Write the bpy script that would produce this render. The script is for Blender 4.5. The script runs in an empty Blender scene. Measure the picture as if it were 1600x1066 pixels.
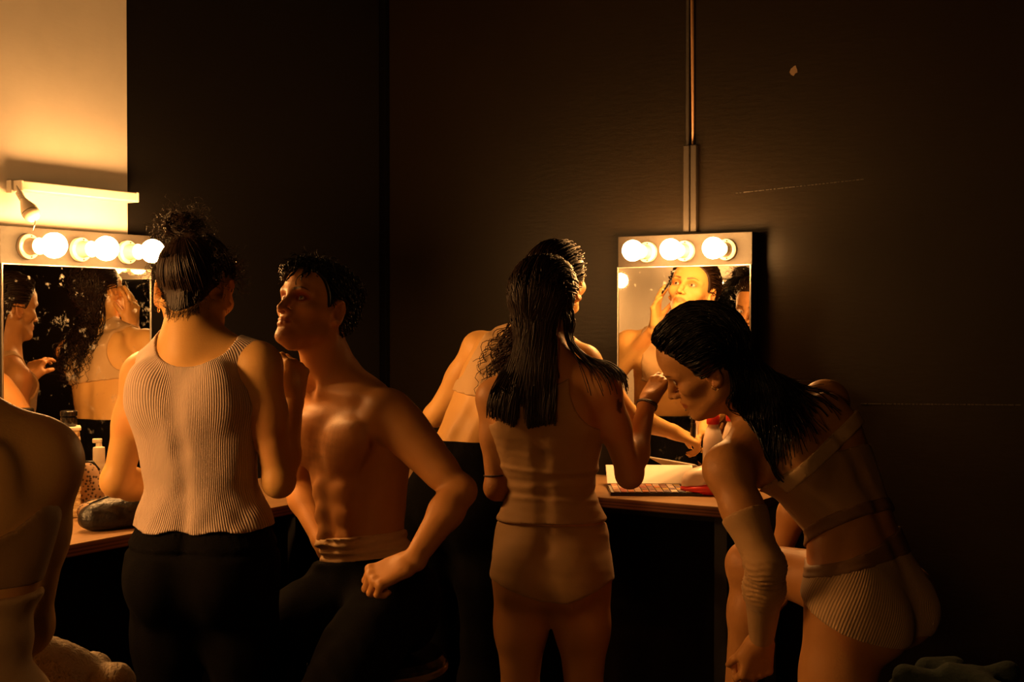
import bpy, bmesh, math, random
import numpy as np
from mathutils import Vector, Matrix

# ------------------------------------------------------------------ camera, world, exposure
SC = bpy.context.scene
COL = SC.collection
CAM_H = 1.42
FPX = 2000.0                       # focal length in pixels of the 1600 x 1066 frame
PITCH = math.atan(35.0 / FPX)
cam_data = bpy.data.cameras.new('camera')
cam_data.sensor_width = 36.0
cam_data.lens = 36.0 * FPX / 1600.0
cam_data.clip_start = 0.05
cam = bpy.data.objects.new('camera', cam_data)
cam.location = (0, 0, CAM_H)
cam.rotation_euler = (math.pi / 2 - PITCH, 0, 0)
COL.objects.link(cam)
SC.camera = cam
world = bpy.data.worlds.new('world'); SC.world = world
world.use_nodes = True
world.node_tree.nodes['Background'].inputs[0].default_value = (0.0, 0.0, 0.0, 1)
world.node_tree.nodes['Background'].inputs[1].default_value = 0.0
vs = SC.view_settings
vs.view_transform = 'Standard'; vs.look = 'None'; vs.gamma = 1.0; vs.use_curve_mapping = False
vs.exposure = 0.0
SC.display_settings.display_device = 'sRGB'
SC.cycles.max_bounces = 6
SC.cycles.use_adaptive_sampling = True
SC.cycles.adaptive_threshold = 0.03
SC.cycles.diffuse_bounces = 3
SC.cycles.glossy_bounces = 4
SC.cycles.sample_clamp_indirect = 4.0
BULB_COLOR = (1.0, 0.46, 0.13)
BULB_POWER = 250.0                 # emission strength of every frosted bulb in the room

def at(u, v, d):
    """world point seen at pixel (u, v) at distance d along +Y"""
    x = (u - 800) / FPX
    y = math.cos(PITCH) + (533 - v) / FPX * math.sin(PITCH)
    z = -math.sin(PITCH) + (533 - v) / FPX * math.cos(PITCH)
    s = d / y
    return np.array([x * s, d, CAM_H + z * s])

# ------------------------------------------------------------------ naming helpers
def tag(o, label=None, cat=None, group=None, kind=None):
    if label: o['label'] = label
    if cat: o['category'] = cat
    if group: o['group'] = group
    if kind: o['kind'] = kind
    return o

def empty(name, loc, label, cat, group=None, rotz=0.0):
    o = bpy.data.objects.new(name, None)
    o.empty_display_size = 0.1
    o.location = loc; o.rotation_euler = (0, 0, rotz)
    COL.objects.link(o)
    return tag(o, label, cat, group)

def link(name, me, mat=None, parent=None, world_space=False, smooth=True):
    o = bpy.data.objects.new(name, me)
    COL.objects.link(o)
    if mat is not None:
        me.materials.clear(); me.materials.append(mat)
    if parent is not None:
        o.parent = parent
        if world_space:
            p = parent; m = Matrix.Identity(4)
            while p is not None:
                m = p.matrix_basis @ m if False else (Matrix.LocRotScale(p.location, p.rotation_euler, p.scale) @ m)
                p = p.parent
            o.matrix_parent_inverse = m.inverted()
    if smooth:
        me.polygons.foreach_set('use_smooth', [True] * len(me.polygons))
    return o

def mesh_np(name, verts, faces):
    me = bpy.data.meshes.new(name)
    me.from_pydata([tuple(map(float, v)) for v in verts], [], [tuple(map(int, f)) for f in faces])
    me.update()
    return me

def mesh_fast(name, V, F):
    """V (n,3) float, F (m,k) int with constant k"""
    V = np.ascontiguousarray(V, np.float32); F = np.ascontiguousarray(F, np.int32)
    me = bpy.data.meshes.new(name)
    me.vertices.add(len(V)); me.vertices.foreach_set('co', V.ravel())
    k = F.shape[1]
    me.loops.add(F.size); me.loops.foreach_set('vertex_index', F.ravel())
    me.polygons.add(len(F))
    me.polygons.foreach_set('loop_start', np.arange(0, F.size, k, dtype=np.int32))
    me.update(calc_edges=True)
    return me

# ------------------------------------------------------------------ small mesh builder
class MB:
    def __init__(s):
        s.bm = bmesh.new()
    def box(s, c, size, rot=None, bevel=0.0):
        r = bmesh.ops.create_cube(s.bm, size=1.0)
        vs_ = r['verts']
        M = Matrix.Translation(Vector([float(q) for q in c])) @ (rot.to_4x4() if rot is not None else Matrix.Identity(4)) @ Matrix.Diagonal((size[0], size[1], size[2], 1))
        bmesh.ops.transform(s.bm, matrix=M, verts=vs_)
        if bevel > 0:
            es = list({e for v in vs_ for e in v.link_edges})
            bmesh.ops.bevel(s.bm, geom=es, offset=bevel, segments=2, affect='EDGES', profile=0.5)
        return s
    def lathe(s, prof, c=(0, 0, 0), rot=None, n=28, cap=True):
        rings = []
        c = Vector([float(q) for q in c])
        for (r, z) in prof:
            ring = []
            for i in range(n):
                a = 2 * math.pi * i / n
                p = Vector((r * math.cos(a), r * math.sin(a), z))
                if rot is not None: p = rot @ p
                ring.append(s.bm.verts.new(p + c))
            rings.append(ring)
        for a, b in zip(rings[:-1], rings[1:]):
            for i in range(n):
                s.bm.faces.new((a[i], a[(i + 1) % n], b[(i + 1) % n], b[i]))
        if cap:
            s.bm.faces.new(list(reversed(rings[0]))); s.bm.faces.new(rings[-1])
        return s
    def tube(s, pts, radii, n=10, flat=1.0):
        pts = [Vector([float(q) for q in p]) for p in pts]
        if not hasattr(radii, '__len__'): radii = [radii] * len(pts)
        rings = []; prev = None
        for i, p in enumerate(pts):
            t = (pts[min(i + 1, len(pts) - 1)] - pts[max(i - 1, 0)]).normalized()
            if prev is None:
                u = t.orthogonal().normalized()
            else:
                u = (prev - t * prev.dot(t)).normalized()
            w = t.cross(u); prev = u
            rings.append([s.bm.verts.new(p + (u * math.cos(2 * math.pi * k / n) + w * math.sin(2 * math.pi * k / n) * flat) * radii[i]) for k in range(n)])
        for a, b in zip(rings[:-1], rings[1:]):
            for i in range(n):
                s.bm.faces.new((a[i], a[(i + 1) % n], b[(i + 1) % n], b[i]))
        s.bm.faces.new(list(reversed(rings[0]))); s.bm.faces.new(rings[-1])
        return s
    def prism(s, poly, h0, h1, frame=None):
        """polygon in xy extruded from z=h0 to z=h1"""
        lo = [Vector((p[0], p[1], h0)) for p in poly]; hi = [Vector((p[0], p[1], h1)) for p in poly]
        if frame is not None:
            lo = [frame @ p for p in lo]; hi = [frame @ p for p in hi]
        a = [s.bm.verts.new(p) for p in lo]; b = [s.bm.verts.new(p) for p in hi]
        n = len(a)
        s.bm.faces.new(list(reversed(a))); s.bm.faces.new(b)
        for i in range(n):
            s.bm.faces.new((a[i], a[(i + 1) % n], b[(i + 1) % n], b[i]))
        return s
    def sphere(s, c, r, n=20, scale=(1, 1, 1), rot=None):
        R = bmesh.ops.create_uvsphere(s.bm, u_segments=n, v_segments=max(6, n // 2), radius=r)
        M = Matrix.Translation(Vector([float(q) for q in c])) @ (rot.to_4x4() if rot is not None else Matrix.Identity(4)) @ Matrix.Diagonal((*scale, 1))
        bmesh.ops.transform(s.bm, matrix=M, verts=R['verts'])
        return s
    def build(s, name, mat, parent=None, world_space=False, smooth=False, auto=None):
        bmesh.ops.recalc_face_normals(s.bm, faces=s.bm.faces)
        me = bpy.data.meshes.new(name)
        s.bm.to_mesh(me); s.bm.free()
        o = link(name, me, mat, parent, world_space, smooth=smooth or auto is not None)
        if auto is not None:
            me.set_sharp_from_angle(angle=math.radians(auto))
        return o

# ------------------------------------------------------------------ materials
def new_mat(name):
    m = bpy.data.materials.new(name); m.use_nodes = True
    nt = m.node_tree
    return m, nt, nt.nodes['Principled BSDF']

def N(nt, kind, **kw):
    n = nt.nodes.new(kind)
    for k, v in kw.items():
        setattr(n, k, v)
    return n

def plain(name, col, rough=0.5, metal=0.0, noise=0.0, scale=20.0, bump=0.0, bscale=80.0, spec=0.5, coat=0.0, sheen=0.0):
    m, nt, b = new_mat(name)
    b.inputs['Base Color'].default_value = (*col, 1)
    b.inputs['Roughness'].default_value = rough
    b.inputs['Metallic'].default_value = metal
    b.inputs['Specular IOR Level'].default_value = spec
    b.inputs['Coat Weight'].default_value = coat
    b.inputs['Sheen Weight'].default_value = sheen
    tc = N(nt, 'ShaderNodeTexCoord')
    if noise > 0:
        t = N(nt, 'ShaderNodeTexNoise'); t.inputs['Scale'].default_value = scale; t.inputs['Detail'].default_value = 5
        nt.links.new(tc.outputs['Object'], t.inputs['Vector'])
        mx = N(nt, 'ShaderNodeMix', data_type='RGBA')
        mx.inputs[6].default_value = (*[c * (1 - noise) for c in col], 1)
        mx.inputs[7].default_value = (*[min(1, c * (1 + noise)) for c in col], 1)
        nt.links.new(t.outputs['Fac'], mx.inputs[0]); nt.links.new(mx.outputs[2], b.inputs['Base Color'])
    if bump > 0:
        t = N(nt, 'ShaderNodeTexNoise'); t.inputs['Scale'].default_value = bscale; t.inputs['Detail'].default_value = 6
        nt.links.new(tc.outputs['Object'], t.inputs['Vector'])
        bp = N(nt, 'ShaderNodeBump'); bp.inputs['Strength'].default_value = bump; bp.inputs['Distance'].default_value = 0.01
        nt.links.new(t.outputs['Fac'], bp.inputs['Height']); nt.links.new(bp.outputs['Normal'], b.inputs['Normal'])
    return m

def skin_mat(name, col, rough=0.50):
    m, nt, b = new_mat(name)
    at_ = N(nt, 'ShaderNodeAttribute', attribute_name='tint')
    tc = N(nt, 'ShaderNodeTexCoord')
    t = N(nt, 'ShaderNodeTexNoise'); t.inputs['Scale'].default_value = 14; t.inputs['Detail'].default_value = 6
    nt.links.new(tc.outputs['Object'], t.inputs['Vector'])
    mx = N(nt, 'ShaderNodeMix', data_type='RGBA')
    mx.inputs[6].default_value = (col[0] * 0.9, col[1] * 0.84, col[2] * 0.82, 1)
    mx.inputs[7].default_value = (min(1, col[0] * 1.08), col[1] * 1.1, col[2] * 1.1, 1)
    nt.links.new(t.outputs['Fac'], mx.inputs[0])
    mul = N(nt, 'ShaderNodeMix', data_type='RGBA', blend_type='MULTIPLY'); mul.inputs[0].default_value = 1
    nt.links.new(mx.outputs[2], mul.inputs[6]); nt.links.new(at_.outputs['Color'], mul.inputs[7])
    nt.links.new(mul.outputs[2], b.inputs['Base Color'])
    b.inputs['Roughness'].default_value = rough
    b.inputs['Specular IOR Level'].default_value = 0.30
    b.inputs['Subsurface Weight'].default_value = 0.0
    b.inputs['Subsurface Radius'].default_value = (1.0, 0.35, 0.2)
    b.inputs['Subsurface Scale'].default_value = 0.008
    t2 = N(nt, 'ShaderNodeTexNoise'); t2.inputs['Scale'].default_value = 260; t2.inputs['Detail'].default_value = 3
    nt.links.new(tc.outputs['Object'], t2.inputs['Vector'])
    bp = N(nt, 'ShaderNodeBump'); bp.inputs['Strength'].default_value = 0.12; bp.inputs['Distance'].default_value = 0.003
    nt.links.new(t2.outputs['Fac'], bp.inputs['Height']); nt.links.new(bp.outputs['Normal'], b.inputs['Normal'])
    return m

def rib_mat(name, col, pitch, rough=0.85, strength=0.6, attr='ribs'):
    """knitted ribs run along a per-vertex coordinate stored in the attribute"""
    m, nt, b = new_mat(name)
    a = N(nt, 'ShaderNodeAttribute', attribute_name=attr)
    ml = N(nt, 'ShaderNodeMath', operation='MULTIPLY'); ml.inputs[1].default_value = 2 * math.pi / pitch
    nt.links.new(a.outputs['Fac'], ml.inputs[0])
    sn = N(nt, 'ShaderNodeMath', operation='SINE'); nt.links.new(ml.outputs[0], sn.inputs[0])
    mr = N(nt, 'ShaderNodeMapRange'); mr.inputs[1].default_value = -1; mr.inputs[2].default_value = 1
    nt.links.new(sn.outputs[0], mr.inputs[0])
    mx = N(nt, 'ShaderNodeMix', data_type='RGBA')
    mx.inputs[6].default_value = (*[c * 0.66 for c in col], 1); mx.inputs[7].default_value = (*[min(1, c * 1.1) for c in col], 1)
    nt.links.new(mr.outputs[0], mx.inputs[0]); nt.links.new(mx.outputs[2], b.inputs['Base Color'])
    bp = N(nt, 'ShaderNodeBump'); bp.inputs['Strength'].default_value = strength; bp.inputs['Distance'].default_value = 0.002
    nt.links.new(mr.outputs[0], bp.inputs['Height']); nt.links.new(bp.outputs['Normal'], b.inputs['Normal'])
    b.inputs['Roughness'].default_value = rough; b.inputs['Sheen Weight'].default_value = 0.15
    return m

def emit_mat(name, col, strength):
    m, nt, b = new_mat(name)
    b.inputs['Base Color'].default_value = (0.9, 0.85, 0.75, 1)
    b.inputs['Emission Color'].default_value = (*col, 1)
    b.inputs['Emission Strength'].default_value = strength
    return m

def wall_mat(name, col, rough, bump=0.25, spec=0.35):
    m, nt, b = new_mat(name)
    tc = N(nt, 'ShaderNodeTexCoord')
    t = N(nt, 'ShaderNodeTexNoise'); t.inputs['Scale'].default_value = 2.2; t.inputs['Detail'].default_value = 8; t.inputs['Roughness'].default_value = 0.6
    nt.links.new(tc.outputs['Object'], t.inputs['Vector'])
    mx = N(nt, 'ShaderNodeMix', data_type='RGBA')
    mx.inputs[6].default_value = (*[c * 0.75 for c in col], 1); mx.inputs[7].default_value = (*[min(1, c * 1.25) for c in col], 1)
    nt.links.new(t.outputs['Fac'], mx.inputs[0]); nt.links.new(mx.outputs[2], b.inputs['Base Color'])
    t2 = N(nt, 'ShaderNodeTexNoise'); t2.inputs['Scale'].default_value = 55; t2.inputs['Detail'].default_value = 7
    mp = N(nt, 'ShaderNodeMapping'); mp.inputs['Scale'].default_value = (0.35, 0.35, 1.6)   # roller texture
    nt.links.new(tc.outputs['Object'], mp.inputs['Vector']); nt.links.new(mp.outputs[0], t2.inputs['Vector'])
    bp = N(nt, 'ShaderNodeBump'); bp.inputs['Strength'].default_value = bump; bp.inputs['Distance'].default_value = 0.006
    nt.links.new(t2.outputs['Fac'], bp.inputs['Height']); nt.links.new(bp.outputs['Normal'], b.inputs['Normal'])
    b.inputs['Roughness'].default_value = rough
    b.inputs['Specular IOR Level'].default_value = spec
    return m

def mirror_mat(name):
    """silvered glass with dried splashes and finger marks"""
    m, nt, b = new_mat(name)
    tc = N(nt, 'ShaderNodeTexCoord')
    b.inputs['Base Color'].default_value = (0.86, 0.86, 0.84, 1); b.inputs['Metallic'].default_value = 1.0
    v = N(nt, 'ShaderNodeTexNoise'); v.inputs['Scale'].default_value = 26; v.inputs['Detail'].default_value = 9; v.inputs['Roughness'].default_value = 0.7
    nt.links.new(tc.outputs['Object'], v.inputs['Vector'])
    r = N(nt, 'ShaderNodeMapRange'); r.inputs[1].default_value = 0.59; r.inputs[2].default_value = 0.85; r.inputs[4].default_value = 0.5
    nt.links.new(v.outputs['Fac'], r.inputs[0])
    d = N(nt, 'ShaderNodeBsdfDiffuse'); d.inputs['Color'].default_value = (0.75, 0.72, 0.66, 1)
    mixs = N(nt, 'ShaderNodeMixShader')
    nt.links.new(r.outputs[0], mixs.inputs[0]); nt.links.new(b.outputs[0], mixs.inputs[1]); nt.links.new(d.outputs[0], mixs.inputs[2])
    nt.links.new(mixs.outputs[0], nt.nodes['Material Output'].inputs['Surface'])
    b.inputs['Roughness'].default_value = 0.015
    return m

def ply_mat(name, edge=False):
    m, nt, b = new_mat(name)
    tc = N(nt, 'ShaderNodeTexCoord')
    mp = N(nt, 'ShaderNodeMapping'); mp.inputs['Scale'].default_value = (1.2, 14, 14) if not edge else (1, 1, 1)
    nt.links.new(tc.outputs['Object'], mp.inputs['Vector'])
    if edge:
        w = N(nt, 'ShaderNodeTexWave', bands_direction='Z'); w.inputs['Scale'].default_value = 36; w.inputs['Distortion'].default_value = 0.5
        nt.links.new(mp.outputs[0], w.inputs['Vector'])
        cols = ((0.07, 0.022, 0.010, 1), (0.20, 0.085, 0.04, 1))
    else:
        w = N(nt, 'ShaderNodeTexNoise'); w.inputs['Scale'].default_value = 3; w.inputs['Detail'].default_value = 8
        nt.links.new(mp.outputs[0], w.inputs['Vector'])
        cols = ((0.22, 0.11, 0.045, 1), (0.40, 0.24, 0.11, 1))
    mx = N(nt, 'ShaderNodeMix', data_type='RGBA')
    mx.inputs[6].default_value = cols[0]; mx.inputs[7].default_value = cols[1]
    nt.links.new(w.outputs['Fac'], mx.inputs[0]); nt.links.new(mx.outputs[2], b.inputs['Base Color'])
    b.inputs['Roughness'].default_value = 0.38
    return m

M = {}
M['wall'] = wall_mat('black_wall_paint', (0.0074, 0.0046, 0.0020), 0.40, bump=0.10, spec=0.12)
M['wall_matte'] = wall_mat('matte_black_wall_paint', (0.0026, 0.0018, 0.0015), 0.80, bump=0.12, spec=0.10)
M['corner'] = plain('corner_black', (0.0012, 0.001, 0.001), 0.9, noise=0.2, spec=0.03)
M['white_wall'] = wall_mat('white_wall_paint', (0.50, 0.475, 0.44), 0.75, 0.06, 0.2)
M['floor'] = plain('dark_floor', (0.014, 0.012, 0.011), 0.55, noise=0.4, scale=6, bump=0.1)
M['ceiling'] = plain('dark_ceiling', (0.015, 0.014, 0.013), 0.9, noise=0.2)
M['white_plastic'] = plain('white_plastic', (0.50, 0.47, 0.42), 0.4, noise=0.05)
M['porcelain'] = plain('porcelain', (0.55, 0.49, 0.40), 0.25, noise=0.05, coat=0.3)
M['metal'] = plain('brushed_metal', (0.35, 0.33, 0.30), 0.35, 1.0, noise=0.1)
M['dark_metal'] = plain('dark_metal', (0.03, 0.03, 0.03), 0.35, 0.7, noise=0.1)
M['board'] = plain('mirror_board', (0.011, 0.0075, 0.0045), 0.7, noise=0.3, scale=8, bump=0.1)
M['mirror'] = mirror_mat('spotted_mirror')
M['bulb'] = emit_mat('frosted_bulb', BULB_COLOR, BULB_POWER)
M['ply'] = ply_mat('plywood_top'); M['ply_edge'] = ply_mat('plywood_edge', True)
M['black'] = plain('black_paint', (0.012, 0.011, 0.010), 0.6, noise=0.2)
# ------------------------------------------------------------------ the room
nL = np.array([0.851, -0.525]); dL = np.array([0.525, 0.851])      # left wall: normal into the room, direction towards the corner
nR = np.array([-0.525, -0.851]); dR = np.array([0.851, -0.525])    # right wall: normal, direction away from the corner
nL = nL / np.linalg.norm(nL); dL = dL / np.linalg.norm(dL); nR = nR / np.linalg.norm(nR); dR = dR / np.linalg.norm(dR)
CORNER = -2.93 * nL - 3.835 * nR
ANG_L = math.atan2(dL[1], dL[0]); ANG_R = math.atan2(dR[1], dR[0])
LEN_L, LEN_R, ROOM_H = 5.55, 4.9, 3.1
T_Z, T_D = 0.8925, 0.488           # worktop height and depth

def LW(s, off, z):
    p = CORNER - s * dL + off * nL
    return Vector((p[0], p[1], z))
def RW(s, off, z):
    p = CORNER + s * dR + off * nR
    return Vector((p[0], p[1], z))
def frame(org, xdir, ydir):
    x = Vector((xdir[0], xdir[1], 0)); y = Vector((ydir[0], ydir[1], 0)); z = Vector((0, 0, 1))
    m = Matrix((x, y, z)).transposed().to_4x4(); m.translation = org
    return m
# local frames of things on a wall: x along the wall to the viewer's right, y out of the wall into the room
ROT_L = ANG_L; ROT_R = ANG_R       # x axis along dL / dR; then -y axis points out of the wall

def struct(o):
    o['kind'] = 'structure'; return o

def slab(name, p0, p1, p2, p3, thick_dir, t, mat):
    mb = MB(); q = [Vector(p) for p in (p0, p1, p2, p3)]; o = Vector(thick_dir) * t
    a = [mb.bm.verts.new(p) for p in q]; b = [mb.bm.verts.new(p + o) for p in q]
    mb.bm.faces.new(a); mb.bm.faces.new(list(reversed(b)))
    for i in range(4): mb.bm.faces.new((a[i], b[i], b[(i + 1) % 4], a[(i + 1) % 4]))
    return struct(mb.build(name, mat))

def far(sl, sr, z):
    p = CORNER - sl * dL + sr * dR
    return Vector((p[0], p[1], z))
e = 0.12
floor = slab('floor', far(-e, -e, 0), far(LEN_L + e, -e, 0), far(LEN_L + e, LEN_R + e, 0), far(-e, LEN_R + e, 0), (0, 0, -1), 0.1, M['floor'])
ceiling = slab('ceiling', far(-e, -e, ROOM_H), far(LEN_L + e, -e, ROOM_H), far(LEN_L + e, LEN_R + e, ROOM_H), far(-e, LEN_R + e, ROOM_H), (0, 0, 1), 0.1, M['ceiling'])
nL3 = Vector((nL[0], nL[1], 0)); nR3 = Vector((nR[0], nR[1], 0))
wall_left = slab('wall_left', far(0, 0, 0), far(LEN_L, 0, 0), far(LEN_L, 0, ROOM_H), far(0, 0, ROOM_H), -nL3, e, M['wall_matte'])
wall_right = slab('wall_right', far(0, 0, 0), far(0, LEN_R, 0), far(0, LEN_R, ROOM_H), far(0, 0, ROOM_H), -nR3, e, M['wall'])
wall_back = slab('wall_back', far(LEN_L, 0, 0), far(LEN_L, LEN_R, 0), far(LEN_L, LEN_R, ROOM_H), far(LEN_L, 0, ROOM_H), nR3, e, M['wall_matte'])
wall_side = slab('wall_side', far(0, LEN_R, 0), far(LEN_L, LEN_R, 0), far(LEN_L, LEN_R, ROOM_H), far(0, LEN_R, ROOM_H), nL3, e, M['wall_matte'])

# white painted area of the left wall (its right edge stands upright above the mirror)
def wall_patch(name, W, s0, s1, z0, z1, t, mat, parent):
    mb = MB(); n = [W(s0, 0.0, z0), W(s1, 0.0, z0), W(s1, 0.0, z1), W(s0, 0.0, z1)]; f = [W(s0, t, z0), W(s1, t, z0), W(s1, t, z1), W(s0, t, z1)]
    a = [mb.bm.verts.new(p) for p in n]; b = [mb.bm.verts.new(p) for p in f]
    mb.bm.faces.new(list(reversed(a))); mb.bm.faces.new(b)
    for i in range(4): mb.bm.faces.new((a[i], a[(i + 1) % 4], b[(i + 1) % 4], b[i]))
    return mb.build(name, mat, parent, True)
wall_patch('painted_panel', LW, 1.234, 4.6, 1.60, ROOM_H, 0.004, M['white_wall'], wall_left)
wall_patch('painted_panel', LW, 1.76, 4.6, T_Z - 0.03, 1.60, 0.004, M['white_wall'], wall_left)
# black strip in the corner, seam and marks on the right wall
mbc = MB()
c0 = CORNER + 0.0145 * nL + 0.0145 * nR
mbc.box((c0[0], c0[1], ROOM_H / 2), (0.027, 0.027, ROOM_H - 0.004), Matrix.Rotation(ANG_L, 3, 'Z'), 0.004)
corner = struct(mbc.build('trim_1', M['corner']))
M['chip'] = plain('bare_plaster', (0.13, 0.085, 0.05), 0.8, noise=0.3)
M['seam'] = plain('wall_seam', (0.022, 0.016, 0.010), 0.7, noise=0.3)
def on_right(u, v):
    x = (u - 800) / FPX
    d = 3.835 / (0.525 * x + 0.851)
    p = at(u, v, d); s = (p[0] - CORNER[0]) * dR[0] + (p[1] - CORNER[1]) * dR[1]
    return s, p[2]
rng = random.Random(4)
s0, z0 = on_right(1241, 109)
poly = []
for k in range(11):
    a = 2 * math.pi * k / 11; r = 0.014 * (0.55 + 0.8 * rng.random())
    poly.append((s0 + r * 0.9 * math.cos(a), z0 + r * 1.2 * math.sin(a)))
mb = MB()
a = [mb.bm.verts.new(RW(p[0], 0.0, p[1])) for p in poly]; b = [mb.bm.verts.new(RW(p[0], 0.0015, p[1])) for p in poly]
mb.bm.faces.new(b)
for i in range(len(a)): mb.bm.faces.new((a[i], a[(i + 1) % len(a)], b[(i + 1) % len(a)], b[i]))
mb.build('paint_chip', M['chip'], wall_right, True)
for (ua, va, ub, vb, n) in ((1150, 302, 1350, 280, 34), (1345, 631, 1598, 633, 44)):
    mb = MB()
    for k in range(n):
        f0 = k / n; f1 = (k + 0.45 + 0.5 * rng.random()) / n
        sa, za = on_right(ua + (ub - ua) * f0, va + (vb - va) * f0); sb, zb = on_right(ua + (ub - ua) * f1, va + (vb - va) * f1)
        w = 0.0007 + 0.0010 * rng.random()
        q = [RW(sa, 0.0012, za - w), RW(sb, 0.0012, zb - w), RW(sb, 0.0012, zb + w), RW(sa, 0.0012, za + w)]
        q0 = [RW(sa, 0.0, za - w), RW(sb, 0.0, zb - w), RW(sb, 0.0, zb + w), RW(sa, 0.0, za + w)]
        A = [mb.bm.verts.new(p) for p in q]; B = [mb.bm.verts.new(p) for p in q0]
        mb.bm.faces.new(A)
        for i in range(4): mb.bm.faces.new((A[i], B[i], B[(i + 1) % 4], A[(i + 1) % 4]))
    mb.build('scratch', M['seam'], wall_right, True)

# ------------------------------------------------------------------ worktops along both walls
def worktop(name, W, rot, s0, s1, sgn, label):
    c = W((s0 + s1) / 2, T_D / 2 + 0.003, 0)
    t = empty(name, c, label, 'worktop', rotz=rot)
    L = abs(s1 - s0)
    MB().box((0, 0, T_Z - 0.002), (L, T_D, 0.004), None, 0.0).build('surface', M['ply'], t)
    MB().box((0, 0, T_Z - 0.0165), (L, T_D - 0.0005, 0.025), None, 0.0).build('plywood_core', M['ply_edge'], t)
    MB().box((0, 0.16, T_Z - 0.07), (L - 0.02, 0.03, 0.08), None, 0.002).build('batten', M['black'], t)
    for x in np.linspace(-L / 2 + 0.06, L / 2 - 0.06, max(2, int(L / 1.2) + 1)):
        for y in (-T_D / 2 + 0.05, T_D / 2 - 0.04):
            MB().box((x, y, (T_Z - 0.03) / 2 ), (0.04, 0.04, T_Z - 0.03), None, 0.003).build('leg', M['black'], t)
    return t
worktop('worktop', LW, ROT_L, 0.53, 4.6, -1, 'long plywood worktop below the left mirror on the wall with white paint')
worktop('worktop', RW, ROT_R, 0.05, 1.60, 1, 'plywood worktop holding the eyeshadow palette below the right mirror')

# ------------------------------------------------------------------ vanity mirrors with bulbs
def vanity(W, rot, sc, w, z0, z1, zg, holders, zb, label, yaw=0.0, pitch=0.0):
    """board of width w centred at sc, from z0 to z1; glass from z0 to zg; holders = offsets along x of the lamp sockets"""
    c = W(sc, 0.004 + abs(math.sin(yaw)) * w / 2 + abs(math.sin(pitch)) * (z1 - z0), z0)
    t = empty('vanity_mirror', c, label, 'mirror', 'mirrors with bulbs along the walls', rotz=rot + yaw)
    t.rotation_euler = (-pitch, 0, rot + yaw)
    # local frame: x to the right, -y out of the wall, z up
    th = 0.045
    MB().box((0, -th / 2, (z1 - z0) / 2), (w, th, z1 - z0), None, 0.0015).build('backing_board', M['board'], t)
    gw = w - 0.012
    MB().box((0, -th - 0.0025, (zg - z0) / 2 + 0.004), (gw, 0.004, zg - z0 - 0.008), None, 0.0006).build('mirror_glass', M['mirror'], t)
    for sx in (-1, 1):
        MB().box((sx * (w / 2 - 0.003), -th - 0.003, (zg - z0) / 2 + 0.002), (0.005, 0.006, zg - z0), None, 0.001).build('edge_strip', M['metal'], t)
    MB().box((0, -th - 0.003, zg - z0 + 0.001), (w, 0.006, 0.004), None, 0.001).build('top_strip', M['metal'], t)
    Rm = Matrix.Rotation(math.pi / 2, 3, 'X')      # lathe axis z -> -y
    for hx in holders:
        base = (hx, -th, zb - z0)
        h = MB().lathe([(0.0005, 0), (0.034, 0), (0.0345, 0.004), (0.033, 0.011), (0.029, 0.013), (0.0235, 0.014), (0.022, 0.020), (0.021, 0.040), (0.0225, 0.042), (0.0225, 0.050), (0.019, 0.052), (0.0185, 0.046)], base, Rm, 32).build('lamp_holder', M['porcelain'], t, auto=35)
        for dz in (-0.027, 0.027):
            MB().lathe([(0.0005, 0), (0.0035, 0), (0.0030, 0.002), (0.0005, 0.0025)], (hx + 0.004, -th - 0.0115, zb - z0 + dz), Rm, 12).build('screw', M['dark_metal'], h)
        prof = [(0.0125, 0.046), (0.013, 0.058), (0.016, 0.066)]
        R = 0.0335; cz = 0.108
        for k in range(0, 19):
            a = math.radians(-58 + k * (148) / 18)
            prof.append((max(R * math.cos(a), 0.0004), cz + R * math.sin(a)))
        MB().lathe(prof, base, Rm, 32).build('light_bulb', M['bulb'], h, smooth=True)
    return t

v_left = vanity(LW, ROT_L, 1.445, 0.51, T_Z + 0.002, 1.663, 1.562, (-0.171, 0.0, 0.166), 1.611, 'mirror with bulbs below the white wall lamp, beside the woman with a bun')
v_right = vanity(RW, ROT_R, 1.2415, 0.470, T_Z + 0.002, 1.690, 1.586, (-0.125, 0.008, 0.152), 1.636, 'mirror with bulbs below the cable duct on the right wall', yaw=-0.018, pitch=0.004)
v_mid = vanity(LW, ROT_L, 2.95, 0.90, T_Z + 0.002, 1.663, 1.562, (-0.375, -0.25, -0.125, 0.0, 0.125, 0.25, 0.375), 1.611, 'mirror with bulbs just beyond the left edge, reflected beside the face in the right mirror')

def BW(s, off, z):                 # wall behind the viewer
    p = CORNER - (LEN_L - off) * dL + s * dR
    return Vector((p[0], p[1], z))
v_back = vanity(BW, ANG_R + math.pi, 2.75, 0.51, T_Z + 0.002, 1.663, 1.562, (-0.171, 0.0, 0.166), 1.611, 'mirror with bulbs on the wall behind the viewer')
worktop('worktop', BW, ANG_R + math.pi, 2.0, 4.4, 1, 'plywood worktop on the wall behind the viewer')
# ------------------------------------------------------------------ figure modelling: smooth implicit volumes turned into meshes
def V3(*a): return np.array(a, float)
def unit(v):
    v = np.asarray(v, float); return v / (np.linalg.norm(v) + 1e-12)
def mix(a, b, t): return np.asarray(a, float) * (1 - t) + np.asarray(b, float) * t
def rot_axis(v, ax, ang):
    ax = unit(ax); v = np.asarray(v, float)
    return v * math.cos(ang) + np.cross(ax, v) * math.sin(ang) + ax * np.dot(ax, v) * (1 - math.cos(ang))

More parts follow.
